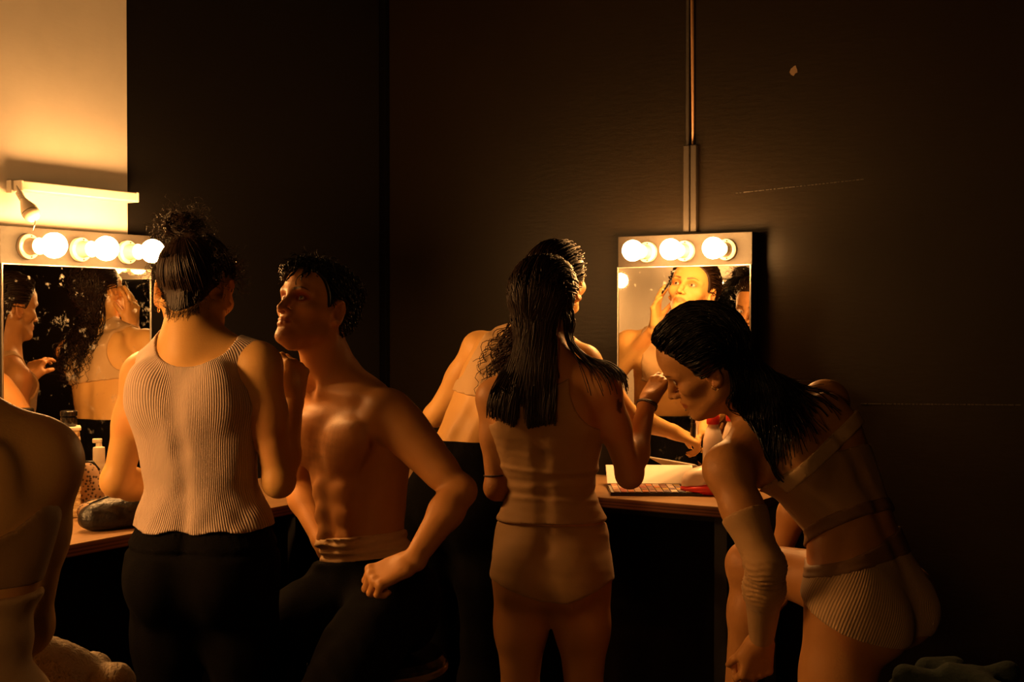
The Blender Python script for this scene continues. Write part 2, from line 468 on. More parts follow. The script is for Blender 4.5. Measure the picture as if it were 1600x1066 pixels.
def sd_cone(P, a, b, r1, r2):
    ba = b - a; l2 = np.float32(ba @ ba)
    if l2 < 1e-8: return np.sqrt(((P - a) ** 2).sum(-1)) - r1
    rr = r1 - r2; a2 = l2 - rr * rr
    if a2 <= 0:
        return (np.sqrt(((P - a) ** 2).sum(-1)) - r1) if r1 > r2 else (np.sqrt(((P - b) ** 2).sum(-1)) - r2)
    il2 = np.float32(1.0) / l2
    pa = P - a; y = pa @ ba; z = y - l2
    x2 = ((pa * l2 - y[..., None] * ba) ** 2).sum(-1); y2 = y * y * l2; z2 = z * z * l2
    k = np.float32(math.copysign(1, rr)) * rr * rr * x2
    d = (np.sqrt(x2 * a2 * il2) + y * rr) * il2 - r1
    d = np.where(np.sign(y) * a2 * y2 < k, np.sqrt(x2 + y2) * il2 - r1, d)
    d = np.where(np.sign(z) * a2 * z2 > k, np.sqrt(x2 + z2) * il2 - r2, d)
    return d

def sd_ell(P, c, r, R):
    q = (P - c) @ R          # R columns are the ellipsoid axes
    k0 = np.sqrt(((q / r) ** 2).sum(-1)); k1 = np.sqrt(((q / (r * r)) ** 2).sum(-1)) + 1e-9
    return np.where(k0 < 1e-3, -r.min(), k0 * (k0 - 1.0) / k1)

def catmull(X, m):
    X = np.asarray(X, float); n = len(X)
    Y = np.vstack([2 * X[0] - X[1], X, 2 * X[-1] - X[-2]])
    out = []
    for i in range(n - 1):
        p0, p1, p2, p3 = Y[i], Y[i + 1], Y[i + 2], Y[i + 3]
        for t in np.linspace(0, 1, m, endpoint=False):
            out.append(0.5 * (2 * p1 + (-p0 + p2) * t + (2 * p0 - 5 * p1 + 4 * p2 - p3) * t * t + (-p0 + 3 * p1 - 3 * p2 + p3) * t ** 3))
    out.append(X[-1])
    return np.array(out)

def sd_loft(P, C, A, BF, BB, S):
    """C spine samples, A half width along S (side), BF / BB half depth in front of / behind the spine"""
    n = len(C); best = np.full(P.shape[0], 1e9); bi = np.zeros(P.shape[0], int); bt = np.zeros(P.shape[0])
    for i in range(n - 1):
        e_ = C[i + 1] - C[i]; l2 = e_ @ e_
        t = np.clip(((P - C[i]) @ e_) / l2, 0, 1)
        q = P - C[i] - t[:, None] * e_
        d = (q * q).sum(-1)
        m = d < best
        best = np.where(m, d, best); bi = np.where(m, i, bi); bt = np.where(m, t, bt)
    T = np.gradient(C, axis=0); T /= np.linalg.norm(T, axis=1)[:, None]
    def ip(Q):
        return Q[bi] * (1 - bt)[..., None] + Q[bi + 1] * bt[..., None] if Q.ndim > 1 else Q[bi] * (1 - bt) + Q[bi + 1] * bt
    c = ip(C); tg = ip(T); s = ip(S)
    s = s - (s * tg).sum(-1)[:, None] * tg; s /= np.linalg.norm(s, axis=1)[:, None]
    f = np.cross(tg, s)             # up x right = forward
    q = P - c
    x = (q * s).sum(-1); y = (q * f).sum(-1); z = (q * tg).sum(-1)
    a = ip(A); b = np.where(y > 0, ip(BF), ip(BB))
    cz = np.minimum(a, b) * 0.8
    k0 = np.sqrt((x / a) ** 2 + (y / b) ** 2 + (z / cz) ** 2) + 1e-9
    k1 = np.sqrt((x / a ** 2) ** 2 + (y / b ** 2) ** 2 + (z / cz ** 2) ** 2) + 1e-9
    return k0 * (k0 - 1) / k1

def smin(a, b, k):
    h = np.maximum(k - np.abs(a - b), 0) / k
    return np.minimum(a, b) - h * h * k * 0.25

class Figure:
    def __init__(s):
        s.pr = []
    def add(s, fn, lo, hi, k, op, tagn):
        s.pr.append((fn, np.asarray(lo, float), np.asarray(hi, float), k, op, tagn)); return s
    def cone(s, a, b, r1, r2, k=0.02, op='u', t='body'):
        a = np.asarray(a, np.float32); b = np.asarray(b, np.float32); r = max(r1, r2); r1 = np.float32(r1); r2 = np.float32(r2)
        return s.add(lambda P: sd_cone(P, a, b, r1, r2), np.minimum(a, b) - r, np.maximum(a, b) + r, k, op, t)
    def ball(s, c, r, k=0.02, op='u', t='body'):
        c = np.asarray(c, np.float32); r = np.float32(r)
        return s.add(lambda P: np.sqrt(((P - c) ** 2).sum(-1)) - r, c - r, c + r, k, op, t)
    def ell(s, c, r, R=None, k=0.02, op='u', t='body'):
        c = np.asarray(c, np.float32); r = np.asarray(r, np.float32); R = np.eye(3, dtype=np.float32) if R is None else np.asarray(R, np.float32)
        m = r.max()
        return s.add(lambda P: sd_ell(P, c, r, R), c - m, c + m, k, op, t)
    def loft(s, C, A, BF, BB, S, k=0.02, op='u', t='body', m=4):
        C = catmull(C, m); A = catmull(np.asarray(A, float)[:, None], m)[:, 0]; BF = catmull(np.asarray(BF, float)[:, None], m)[:, 0]
        BB = catmull(np.asarray(BB, float)[:, None], m)[:, 0]; S = catmull(S, m)
        r = max(A.max(), BF.max(), BB.max())
        lo = C.min(0) - r; hi = C.max(0) + r
        cs = 0.011 if r > 0.09 else 0.006
        g0 = lo - 0.075; nn = np.ceil((hi + 0.075 - g0) / cs).astype(int) + 2
        ax = [g0[i] + cs * np.arange(nn[i]) for i in range(3)]
        X, Y, Z = np.meshgrid(*ax, indexing='ij')
        G = sd_loft(np.stack([X.ravel(), Y.ravel(), Z.ravel()], 1).astype(np.float32), C.astype(np.float32), A.astype(np.float32), BF.astype(np.float32), BB.astype(np.float32), S.astype(np.float32)).reshape(nn)
        Gf = G.ravel(); st = (nn[1] * nn[2], nn[2], 1)
        g0 = g0.astype(np.float32); csf = np.float32(cs); nm = (nn - 1.001).astype(np.float32)
        def look(P):
            q = ((P - g0) / csf).astype(np.float32); q = np.clip(q, 0, nm)
            i = q.astype(np.int32); f = (q - i)
            
            b = i[:, 0] * st[0] + i[:, 1] * st[1] + i[:, 2]
            fx, fy, fz = f[:, 0], f[:, 1], f[:, 2]
            c00 = Gf[b] * (1 - fz) + Gf[b + 1] * fz; c01 = Gf[b + st[1]] * (1 - fz) + Gf[b + st[1] + 1] * fz
            c10 = Gf[b + st[0]] * (1 - fz) + Gf[b + st[0] + 1] * fz; c11 = Gf[b + st[0] + st[1]] * (1 - fz) + Gf[b + st[0] + st[1] + 1] * fz
            return (c00 * (1 - fy) + c01 * fy) * (1 - fx) + (c10 * (1 - fy) + c11 * fy) * fx
        return s.add(look, lo, hi, k, op, t)
    def sel(s, tags):
        return [p for p in s.pr if tags is None or p[5] in tags]
    def eval(s, P, tags=None):
        P = np.asarray(P, float); d = np.full(len(P), 1.0)
        for fn, lo, hi, k, op, t in s.sel(tags):
            mg = k + 0.06
            m = ((P > lo - mg) & (P < hi + mg)).all(1)
            if not m.any(): continue
            v = fn(P[m])
            if op == 'u': d[m] = smin(d[m], v, k)
            else: d[m] = -smin(-d[m], v, k)
        return d
    def grad(s, P, tags=None, h=0.003):
        g = np.zeros_like(P)
        for i in range(3):
            o = np.zeros(3); o[i] = h
            g[:, i] = s.eval(P + o, tags) - s.eval(P - o, tags)
        return g / (np.linalg.norm(g, axis=1)[:, None] + 1e-9)
    def bounds(s, tags=None):
        p = [q for q in s.sel(tags) if q[4] == 'u']
        return np.min([q[1] for q in p], 0), np.max([q[2] for q in p], 0)
    def grid(s, lo, hi, h, tags=None):
        n = np.ceil((np.asarray(hi) - lo) / h).astype(int) + 1
        ax = [lo[i] + h * np.arange(n[i]) for i in range(3)]
        D = np.full(n, 1.0, np.float32)
        for fn, plo, phi, k, op, t in s.sel(tags):
            mg = k + 2.5 * h
            i0 = np.clip(np.floor((plo - mg - lo) / h).astype(int), 0, n); i1 = np.clip(np.ceil((phi + mg - lo) / h).astype(int) + 1, 0, n)
            if (i1 <= i0).any(): continue
            sl = tuple(slice(i0[j], i1[j]) for j in range(3))
            X, Y, Z = np.meshgrid(ax[0][sl[0]], ax[1][sl[1]], ax[2][sl[2]], indexing='ij')
            sub = D[sl]
            P = np.stack([X.ravel(), Y.ravel(), Z.ravel()], 1).astype(np.float32)
            v = fn(P).reshape(sub.shape).astype(np.float32)
            D[sl] = smin(sub, v, k) if op == 'u' else -smin(-sub, v, k)
        return D, ax

def surface_nets(D, lo, h, smooth=1):
    s = D < 0
    nx, ny, nz = D.shape
    c = [s[i:nx - 1 + i, j:ny - 1 + j, k:nz - 1 + k] for i in (0, 1) for j in (0, 1) for k in (0, 1)]
    anyc = c[0].copy(); allc = c[0].copy()
    for q in c[1:]:
        anyc |= q; allc &= q
    act = anyc & ~allc
    idx = np.argwhere(act)
    imap = np.full(act.shape, -1, np.int32); imap[act] = np.arange(len(idx))
    acc = np.zeros((len(idx), 3)); cnt = np.zeros(len(idx))
    off = [(i, j, k) for i in (0, 1) for j in (0, 1) for k in (0, 1)]
    for a in off:
        for ax_ in range(3):
            if a[ax_] == 1: continue
            b = list(a); b[ax_] = 1
            va = D[idx[:, 0] + a[0], idx[:, 1] + a[1], idx[:, 2] + a[2]]; vb = D[idx[:, 0] + b[0], idx[:, 1] + b[1], idx[:, 2] + b[2]]
            m = (va < 0) != (vb < 0)
            t = np.where(m, va / np.where(m, va - vb, 1), 0)
            p = np.tile(np.array(a, float), (len(idx), 1)); p[:, ax_] = t
            acc[m] += p[m]; cnt[m] += 1
    V = (idx + acc / cnt[:, None]) * h + lo
    F = []
    for ax_ in range(3):
        sl0 = [slice(1, -1)] * 3; sl1 = [slice(1, -1)] * 3
        sl0[ax_] = slice(0, -1); sl1[ax_] = slice(1, None)
        a = s[tuple(sl0)]; b = s[tuple(sl1)]
        e_ = np.argwhere(a != b)
        if not len(e_): continue
        g = e_.copy()
        for j in range(3):
            if j != ax_: g[:, j] += 1
        u, w = (ax_ + 1) % 3, (ax_ + 2) % 3
        def cell(du, dw):
            q = g.copy(); q[:, u] -= du; q[:, w] -= dw
            return imap[q[:, 0], q[:, 1], q[:, 2]]
        quad = np.stack([cell(0, 0), cell(1, 0), cell(1, 1), cell(0, 1)], 1)
        inside_first = a[tuple(e_.T)]
        quad[~inside_first] = quad[~inside_first][:, ::-1]
        F.append(quad)
    F = np.vstack(F)
    F = F[(F >= 0).all(1)]
    E = np.vstack([F[:, [0, 1]], F[:, [1, 2]], F[:, [2, 3]], F[:, [3, 0]]])
    for _ in range(smooth):
        sm = np.zeros_like(V); ct = np.zeros(len(V))
        for i in range(3):
            sm[:, i] = np.bincount(E[:, 0], V[E[:, 1], i], len(V)) + np.bincount(E[:, 1], V[E[:, 0], i], len(V))
        ct = np.bincount(E[:, 0], minlength=len(V)) + np.bincount(E[:, 1], minlength=len(V))
        mm = ct > 0
        V[mm] = V[mm] * 0.5 + 0.5 * sm[mm] / ct[mm][:, None]
    return V, F

def figure_mesh(fig, h, patches=(), tags=None, zmin=None):
    """patches: (lo, hi, h) boxes meshed with smaller cells"""
    lo, hi = fig.bounds(tags); lo = lo - 3 * h; hi = hi + 3 * h
    if zmin is not None: lo[2] = max(lo[2], zmin)
    D, ax = fig.grid(lo, hi, h, tags)
    V, F = surface_nets(D, lo, h)
    Vs, Fs, n = [], [], 0
    cen = V[F].mean(1)
    keep = np.ones(len(F), bool)
    for (a, b, hh) in patches:
        a = np.asarray(a); b = np.asarray(b)
        keep &= ~((cen > a + 1.2 * h) & (cen < b - 1.2 * h)).all(1)
    Vs.append(V); Fs.append(F[keep]); n += len(V)
    for (a, b, hh) in patches:
        D2, _ = fig.grid(np.asarray(a, float), np.asarray(b, float), hh, tags)
        v, f = surface_nets(D2, np.asarray(a, float), hh)
        Vs.append(v); Fs.append(f + n); n += len(v)
    V = np.vstack(Vs); F = np.vstack(Fs)
    used = np.zeros(len(V), bool); used[F.ravel()] = True
    rm = np.cumsum(used) - 1
    return V[used], rm[F]

def cloth_mesh(fig, h, off, region, tags, lo=None, hi=None, wrinkle=None):
    """garment: the figure inflated by off, kept where region(P) < 0"""
    l, u = fig.bounds(tags)
    lo = l - 4 * h - off if lo is None else np.maximum(np.asarray(lo, float), l - 4 * h - 0.03)
    hi = u + 4 * h + off if hi is None else np.minimum(np.asarray(hi, float), u + 4 * h + 0.03)
    D, ax = fig.grid(lo, hi, h, tags)
    X, Y, Z = np.meshgrid(*ax, indexing='ij')
    near = np.abs(D) < 0.06 + off
    P = np.stack([X[near], Y[near], Z[near]], 1)
    d = D[near].astype(float) - (off if not callable(off) else off(P))
    if wrinkle is not None: d = d - wrinkle(P)
    r = region(P)
    d = np.maximum(d, r)
    D[near] = d
    D[(~near) & (D < 0)] = 0.02 if False else D[(~near) & (D < 0)]
    far_in = (~near) & (D < 0)
    if far_in.any():
        Q = np.stack([X[far_in], Y[far_in], Z[far_in]], 1)
        D[far_in] = np.maximum(D[far_in], region(Q))
    return surface_nets(D, lo, h)

def set_tint(me, col):
    a = me.color_attributes.new('tint', 'FLOAT_COLOR', 'POINT')
    c = np.ones((len(me.vertices), 4), np.float32); c[:, :3] = col
    a.data.foreach_set('color', c.ravel())
def set_float(me, name, val):
    a = me.attributes.new(name, 'FLOAT', 'POINT'); a.data.foreach_set('value', np.asarray(val, np.float32))

def tubes(S, R, sides=4):
    """S (n, m, 3) strand points, R (n, m) radii -> vertices, quads"""
    n, m, _ = S.shape
    T = np.gradient(S, axis=1); T /= np.linalg.norm(T, axis=2)[..., None] + 1e-9
    ref = np.where(np.abs(T[..., 2:3]) > 0.9, V3(1, 0, 0), V3(0, 0, 1))
    U = np.cross(T, ref); U /= np.linalg.norm(U, axis=2)[..., None] + 1e-9
    W = np.cross(T, U)
    ang = 2 * np.pi * np.arange(sides) / sides
    ring = S[:, :, None, :] + R[:, :, None, None] * (U[:, :, None, :] * np.cos(ang)[None, None, :, None] + W[:, :, None, :] * np.sin(ang)[None, None, :, None])
    V = ring.reshape(-1, 3)
    i = np.arange(n)[:, None, None] * (m * sides); j = np.arange(m - 1)[None, :, None] * sides; k = np.arange(sides)[None, None, :]
    a = i + j + k; b = i + j + (k + 1) % sides
    F = np.stack([a, b, b + sides, a + sides], -1).reshape(-1, 4)
    return V, F

def merge(parts):
    Vs, Fs, n = [], [], 0
    for v, f in parts:
        Vs.append(v); Fs.append(f + n); n += len(v)
    return np.vstack(Vs), np.vstack(Fs)

# ------------------------------------------------------------------ anatomy
def head_frame(facing, up_hint=(0, 0, 1), roll=0.0):
    f = unit(facing); r = unit(np.cross(f, up_hint)); u = np.cross(r, f)
    if roll: r = rot_axis(r, f, roll); u = np.cross(r, f)
    return np.stack([r, f, u], 1)       # columns: right, forward, up

class Head:
    def __init__(s, O, R, k=1.0, male=False):
        s.O = np.asarray(O, float); s.R = R; s.k = k; s.male = male
    def w(s, p): return s.O + s.R @ (np.asarray(p, float) * s.k)
    def loc(s, P): return ((P - s.O) @ s.R) / s.k

def add_head(fig, H, brow=1.0, nose=1.0, lips=1.0, eyes=True, ears=True, gaze=(0, 1, 0)):
    w, k, R = H.w, H.k, H.R
    def E(c, r, kk=0.015, op='u', rx=None, t='head'):
        Q = R if rx is None else R @ rx
        fig.ell(w(c), np.asarray(r, float) * k, Q, kk * k, op, t)
    def C(a, b, r1, r2, kk=0.012, op='u', t='head'):
        fig.cone(w(a), w(b), r1 * k, r2 * k, kk * k, op, t)
    m = H.male
    E((0, -0.004, 0.030), (0.0765, 0.096, 0.086), 0.001, t='skull')
    E((0, 0.046, 0.040), (0.056, 0.046, 0.052), 0.02)
    # lower face
    up = np.tile(R[:, 0], (6, 1))
    pts = [(0, 0.028, 0.035), (0, 0.030, -0.005), (0, 0.030, -0.035), (0, 0.034, -0.066), (0, 0.047, -0.094), (0, 0.058, -0.106)]
    A = [0.066, 0.0665, 0.0635, 0.052 if not m else 0.053, 0.035 if not m else 0.037, 0.021 if not m else 0.024]
    BF = [0.060, 0.055, 0.055, 0.052, 0.040, 0.030]
    fig.loft([w(p) for p in reversed(pts)], [a * k for a in reversed(A)], [b * k for b in reversed(BF)], [b * k for b in reversed(BF)], up, 0.018 * k, 'u', 'head')
    jr = 0.0155 if m else 0.0135
    for sx in (-1, 1):
        C((sx * 0.055, -0.002, -0.040), (sx * 0.050, 0.006, -0.068), jr, jr, 0.02)
        C((sx * 0.050, 0.006, -0.068), (sx * 0.014, 0.074, -0.103), jr, 0.013, 0.02)
        E((sx * 0.045, 0.056, -0.026), (0.021, 0.020, 0.016), 0.022)
        C((sx * 0.064, 0.010, -0.018), (sx * 0.050, 0.052, -0.024), 0.008, 0.010, 0.018)
    E((0, 0.078, -0.103), (0.019, 0.015, 0.015), 0.014)
    E((0, 0.074, -0.066), (0.029, 0.020, 0.025), 0.02)
    # brow
    for sx in (-1, 1):
        C((sx * 0.006, 0.0865, 0.013), (sx * 0.036, 0.081, 0.0175), 0.0075 * brow, 0.007 * brow, 0.014)
        C((sx * 0.036, 0.081, 0.0175), (sx * 0.055, 0.062, 0.011), 0.007 * brow, 0.006 * brow, 0.014)
        # eye socket
        E((sx * 0.032, 0.091, -0.004), (0.0195, 0.0135, 0.0125), 0.012, 's')
    # nose
    n = nose
    C((0, 0.084, 0.008), (0, 0.099, -0.022), 0.0078 * n, 0.0082 * n, 0.011)
    C((0, 0.099, -0.022), (0, 0.1095, -0.0385), 0.0080 * n, 0.0088 * n, 0.008)
    for sx in (-1, 1):
        E((sx * 0.0120 * n, 0.0965, -0.0415), (0.0072, 0.0098, 0.0070), 0.006)
        E((sx * 0.0066, 0.1010, -0.0485), (0.0035, 0.0058, 0.0035), 0.002, 's')
        # nasolabial and cheeks
    # eyelids and eyeballs
    if eyes:
        for sx in (-1, 1):
            E((sx * 0.032, 0.0700, -0.004), (0.0142, 0.0140, 0.0140), 0.004)
            E((sx * 0.0322, 0.0845, -0.0042), (0.0132, 0.0090, 0.0041), 0.0012, 's')
    # mouth
    L = lips
    for sx in (-1, 1):
        C((0, 0.0950, -0.0640), (sx * 0.012, 0.0922, -0.0635), 0.0042 * L, 0.0040 * L, 0.005)
        C((sx * 0.012, 0.0922, -0.0635), (sx * 0.0255, 0.0800, -0.0685), 0.0040 * L, 0.0022, 0.005)
        C((0, 0.0930, -0.0752), (sx * 0.013, 0.0902, -0.0747), 0.0052 * L, 0.0046 * L, 0.005)
        C((sx * 0.013, 0.0902, -0.0747), (sx * 0.0245, 0.0802, -0.0700), 0.0046 * L, 0.0022, 0.005)
        C((0, 0.1018, -0.0692), (sx * 0.014, 0.0982, -0.0692), 0.0022, 0.0022, 0.003, 's')
        C((sx * 0.014, 0.0982, -0.0692), (sx * 0.027, 0.0862, -0.0694), 0.0022, 0.0018, 0.003, 's')
    E((0, 0.1020, -0.0865), (0.016, 0.0085, 0.0045), 0.008, 's')
    E((0, 0.1040, -0.0560), (0.0035, 0.0050, 0.0060), 0.004, 's')
    # ears
    if ears:
        for sx in (-1, 1):
            ax = np.array([[math.cos(0.42), -sx * math.sin(0.42), 0], [sx * math.sin(0.42), math.cos(0.42), 0], [0, 0, 1]])
            ring = []
            for q in range(15):
                a = math.radians(-118 + q * 262 / 14)
                ry, rz = 0.0165, 0.0285
                if a < 0: ry *= 0.86
                ring.append(np.array([sx * (0.0795 + 0.0075 * (1 - math.cos(a * 0.9))* 0.5 + 0.004 * math.cos(a * .5)), -0.0085 - ry * math.cos(a) * 1.0, -0.012 + rz * math.sin(a)]))
            for q in range(14):
                C(ring[q], ring[q + 1], 0.0042, 0.0042, 0.004, t='ear')
            E((sx * 0.0795, -0.0085, -0.012), (0.0048, 0.0155, 0.0255), 0.006, t='ear')
            E((sx * 0.0800, -0.0045, -0.0395), (0.0050, 0.0085, 0.0090), 0.006, t='ear')
            E((sx * 0.0868, -0.0040, -0.0165), (0.0055, 0.0080, 0.0120), 0.004, 's', t='ear')
            E((sx * 0.0880, -0.0130, 0.0010), (0.0040, 0.0060, 0.0130), 0.004, 's', t='ear')
            C((sx * 0.0800, 0.0055, -0.019), (sx * 0.0800, 0.0045, -0.026), 0.0036, 0.0036, 0.004, t='ear')

def face_tint(H, V, lip=(0.80, 0.50, 0.48), shadow=None, brow=(0.16, 0.12, 0.10), stubble=None, blush=None):
    """colours of lips, brows and make-up as multipliers over the skin colour"""
    q = H.loc(V); x, y, z = np.abs(q[:, 0]), q[:, 1], q[:, 2]
    c = np.ones((len(V), 3))
    def blend(m, col):
        m = np.clip(m, 0, 1)[:, None]; c[:] = c * (1 - m) + c * np.asarray(col) * m
    if stubble is not None:
        m = np.clip((-0.035 - z) / 0.02, 0, 1) * np.clip((y + 0.01) / 0.02, 0, 1) * np.clip((z + 0.15) / 0.02, 0, 1) * (1 - np.clip((0.012 - np.abs(z + 0.069)) / 0.004, 0, 1) * np.clip((0.026 - x) / 0.004, 0, 1))
        blend(m * 0.7, stubble)
    front = np.clip((y - 0.03) / 0.015, 0, 1)
    # lips
    lw = 0.027
    zc = -0.0692 - 0.0 * x
    hgt = 0.0108 * np.clip(1 - (x / lw) ** 2, 0, 1) ** 0.6
    blend(np.clip((hgt - np.abs(z - zc)) / 0.0018, 0, 1) * front * np.clip((y - 0.072) / 0.004, 0, 1), lip)
    blend(np.clip((0.0012 - np.abs(z - zc)) / 0.001, 0, 1) * np.clip((0.026 - x) / 0.003, 0, 1) * np.clip((y - 0.076) / 0.004, 0, 1) * 0.6, (0.45, 0.3, 0.3))
    # brows
    bz = 0.0150 + 0.0050 * np.sin(np.clip((x - 0.012) / 0.042, 0, 1) * math.pi * 0.75) - 0.0025 * np.clip((x - 0.045) / 0.01, 0, 2)
    bh = 0.0046 * np.clip(1.25 - (x - 0.012) / 0.05, 0.35, 1)
    blend(np.clip((bh - np.abs(z - bz)) / 0.002, 0, 1) * np.clip((x - 0.010) / 0.004, 0, 1) * np.clip((0.056 - x) / 0.005, 0, 1) * front, brow)
    if shadow is not None:
        dx = (x - 0.034) / 0.0225; dz = (z + 0.001) / 0.0125
        blend(np.clip(1.35 - np.sqrt(dx * dx + dz * dz), 0, 1) * 1.6 * front, shadow)
    # lash line
    dx = (x - 0.0322) / 0.0150; dz = (z + 0.0042) / 0.0068
    e_ = np.sqrt(dx * dx + dz * dz)
    blend(np.clip(1 - np.abs(e_ - 0.97) / 0.22, 0, 1) * front * 0.8, (0.25, 0.18, 0.16))
    if blush is not None:
        dx = (x - 0.052) / 0.02; dz = (z + 0.032) / 0.018
        blend(np.clip(1.1 - np.sqrt(dx * dx + dz * dz), 0, 1) * front, blush)
    # nostrils, ears slightly redder
    blend(np.clip((x - 0.074) / 0.006, 0, 1) * np.clip((0.03 - np.abs(y + 0.008)) / 0.01, 0, 1) * 0.7, (1.0, 0.82, 0.8))
    return c

def eyes_meshes(H, parent, gaze, mats):
    g = unit(H.R @ unit(gaze))
    for sx in (-1, 1):
        c = H.w((sx * 0.032, 0.0705, -0.004)); r = 0.0126 * H.k
        u = unit(np.cross(g, V3(0.01, 0.02, 1))); w2 = np.cross(u, g)
        prof_r = []; n = 20
        VV, FF = [], []
        th = np.concatenate([np.linspace(0.0, 0.5, 9), np.linspace(0.6, math.pi, 10)])
        for t in th:
            for i in range(n):
                a = 2 * math.pi * i / n
                VV.append(c + r * (g * math.cos(t) * (1.03 if t < 0.45 else 1.0) + math.sin(t) * (u * math.cos(a) + w2 * math.sin(a))))
        for j in range(len(th) - 1):
            for i in range(n):
                FF.append((j * n + i, j * n + (i + 1) % n, (j + 1) * n + (i + 1) % n, (j + 1) * n + i))
        me = mesh_fast('eye', np.array(VV), np.array(FF))
        col = []
        for t in th:
            q = (0.01, 0.008, 0.006) if t < 0.19 else ((0.10, 0.06, 0.035) if t < 0.47 else (0.42, 0.37, 0.33))
            col += [q] * n
        set_tint(me, np.array(col))
        link('eye', me, mats, parent, True)

def scalp_region(H, nape=0.0, front=0.074):
    ys = np.array([-0.2, -0.085, -0.055, -0.036, -0.030, 0.010, 0.020, 0.034, 0.052, front, 0.2])
    zs = np.array([-0.082, -0.078, -0.066, -0.040, 0.020, 0.022, -0.012, 0.022, 0.052, 0.072, 0.10])
    def f(P):
        q = H.loc(P)
        th = np.interp(q[:, 1], ys, zs) + nape * np.clip(np.abs(q[:, 0]) - 0.012, 0, 1) * np.clip((-0.02 - q[:, 1]) / 0.02, 0, 1)
        return (th - q[:, 2]) * H.k * 0.7
    return f

def add_torso(fig, J, W, male=False):
    """J: pelvis, waist, chest, neck points, sp / sc side vectors (to the person's right); W scale of widths"""
    pel, wst, che, nek = (np.asarray(J[q], float) for q in ('pelvis', 'waist', 'chest', 'neck'))
    sp, sc = unit(J['sp']), unit(J['sc']); sw = unit(mix(sp, sc, 0.5))
    up0 = unit(wst - pel)
    pts = [pel - up0 * 0.085, pel - up0 * 0.0, mix(pel, wst, 0.55), wst, mix(wst, che, 0.5), che, mix(che, nek, 0.5), mix(che, nek, 0.80), nek]
    if not male:
        A = [0.115, 0.160, 0.148, 0.121, 0.128, 0.145, 0.140, 0.098, 0.058]
        BF = [0.080, 0.098, 0.098, 0.086, 0.092, 0.098, 0.078, 0.060, 0.050]
        BB = [0.085, 0.100, 0.090, 0.080, 0.090, 0.104, 0.090, 0.068, 0.056]
    else:
        A = [0.110, 0.150, 0.146, 0.135, 0.150, 0.172, 0.165, 0.115, 0.066]
        BF = [0.080, 0.098, 0.094, 0.090, 0.102, 0.116, 0.092, 0.066, 0.054]
        BB = [0.085, 0.105, 0.094, 0.088, 0.100, 0.118, 0.105, 0.078, 0.060]
    S = [sp, sp, mix(sp, sw, 0.5), sw, mix(sw, sc, 0.5), sc, sc, sc, sc]
    fig.loft(pts, [a * W for a in A], [a * W for a in BF], [a * W for a in BB], S, 0.02, 'u', 'torso')
    fwd_p = unit(np.cross(up0, sp)); up1 = unit(nek - che); fwd_c = unit(np.cross(up1, sc))
    J['fwd_p'], J['fwd_c'], J['up_p'], J['up_c'] = fwd_p, fwd_c, up0, up1
    R = np.stack([sp, fwd_p, up0], 1)
    for sx in (-1, 1):
        if 'no_glute' not in J:
            gb, gd, gs = J.get('glute', (0.052, 0.045, 1.0)); fig.ell(pel + sx * sp * 0.070 * W - fwd_p * gb * W - up0 * gd, np.array([0.080, 0.078, 0.095]) * W * gs, R, 0.035, 'u', 'torso')
    # shoulder blades, trapezius, latissimus
    Rc = np.stack([sc, fwd_c, up1], 1)
    for sx, sh in ((-1, J['shL']), (1, J['shR'])):
        sh = np.asarray(sh, float)
        fig.cone(mix(che, nek, 0.88) - fwd_c * 0.018, mix(nek, sh, 0.90) + up1 * 0.012, 0.046 * W, 0.036 * W, 0.045, 'u', 'torso')
        tz = J.get('trap', 1.0); fig.cone(mix(nek, sh, 0.15) + up1 * 0.045 * tz - fwd_c * 0.012, mix(nek, sh, 0.6) + up1 * 0.008 * tz, 0.028 * W, 0.026 * W, 0.05, 'u', 'torso')
        fig.ell(che + sx * sc * 0.085 * W - fwd_c * 0.070 * W + up1 * 0.045, np.array([0.052, 0.030, 0.070]) * W, Rc, 0.03, 'u', 'torso')
        fig.cone(che + sx * sc * 0.118 * W + up1 * 0.015 - fwd_c * 0.02, mix(wst, che, 0.35) + sx * sc * 0.085 * W - fwd_c * 0.012, 0.042 * W, 0.034 * W, 0.04, 'u', 'torso')
        # pectoral side of the armpit
        fig.cone(che + sx * sc * 0.075 * W + fwd_c * 0.055 * W + up1 * 0.055, mix(nek, sh, 0.86) - up1 * 0.03 + fwd_c * 0.012, 0.038 * W, 0.034 * W, 0.04, 'u', 'torso')
    # spine furrow
    b = [pel + up0 * 0.03 - fwd_p * 0.112 * W, wst - unit(mix(fwd_p, fwd_c, .5)) * 0.098 * W, mix(wst, che, 0.5) - unit(mix(fwd_p, fwd_c, .5)) * 0.107 * W, che - fwd_c * 0.125 * W, mix(che, nek, .6) - fwd_c * 0.115 * W]
    for p, q in zip(b[:-1], b[1:]):
        fig.cone(p, q, 0.011, 0.011, 0.035, 's', 'torso')

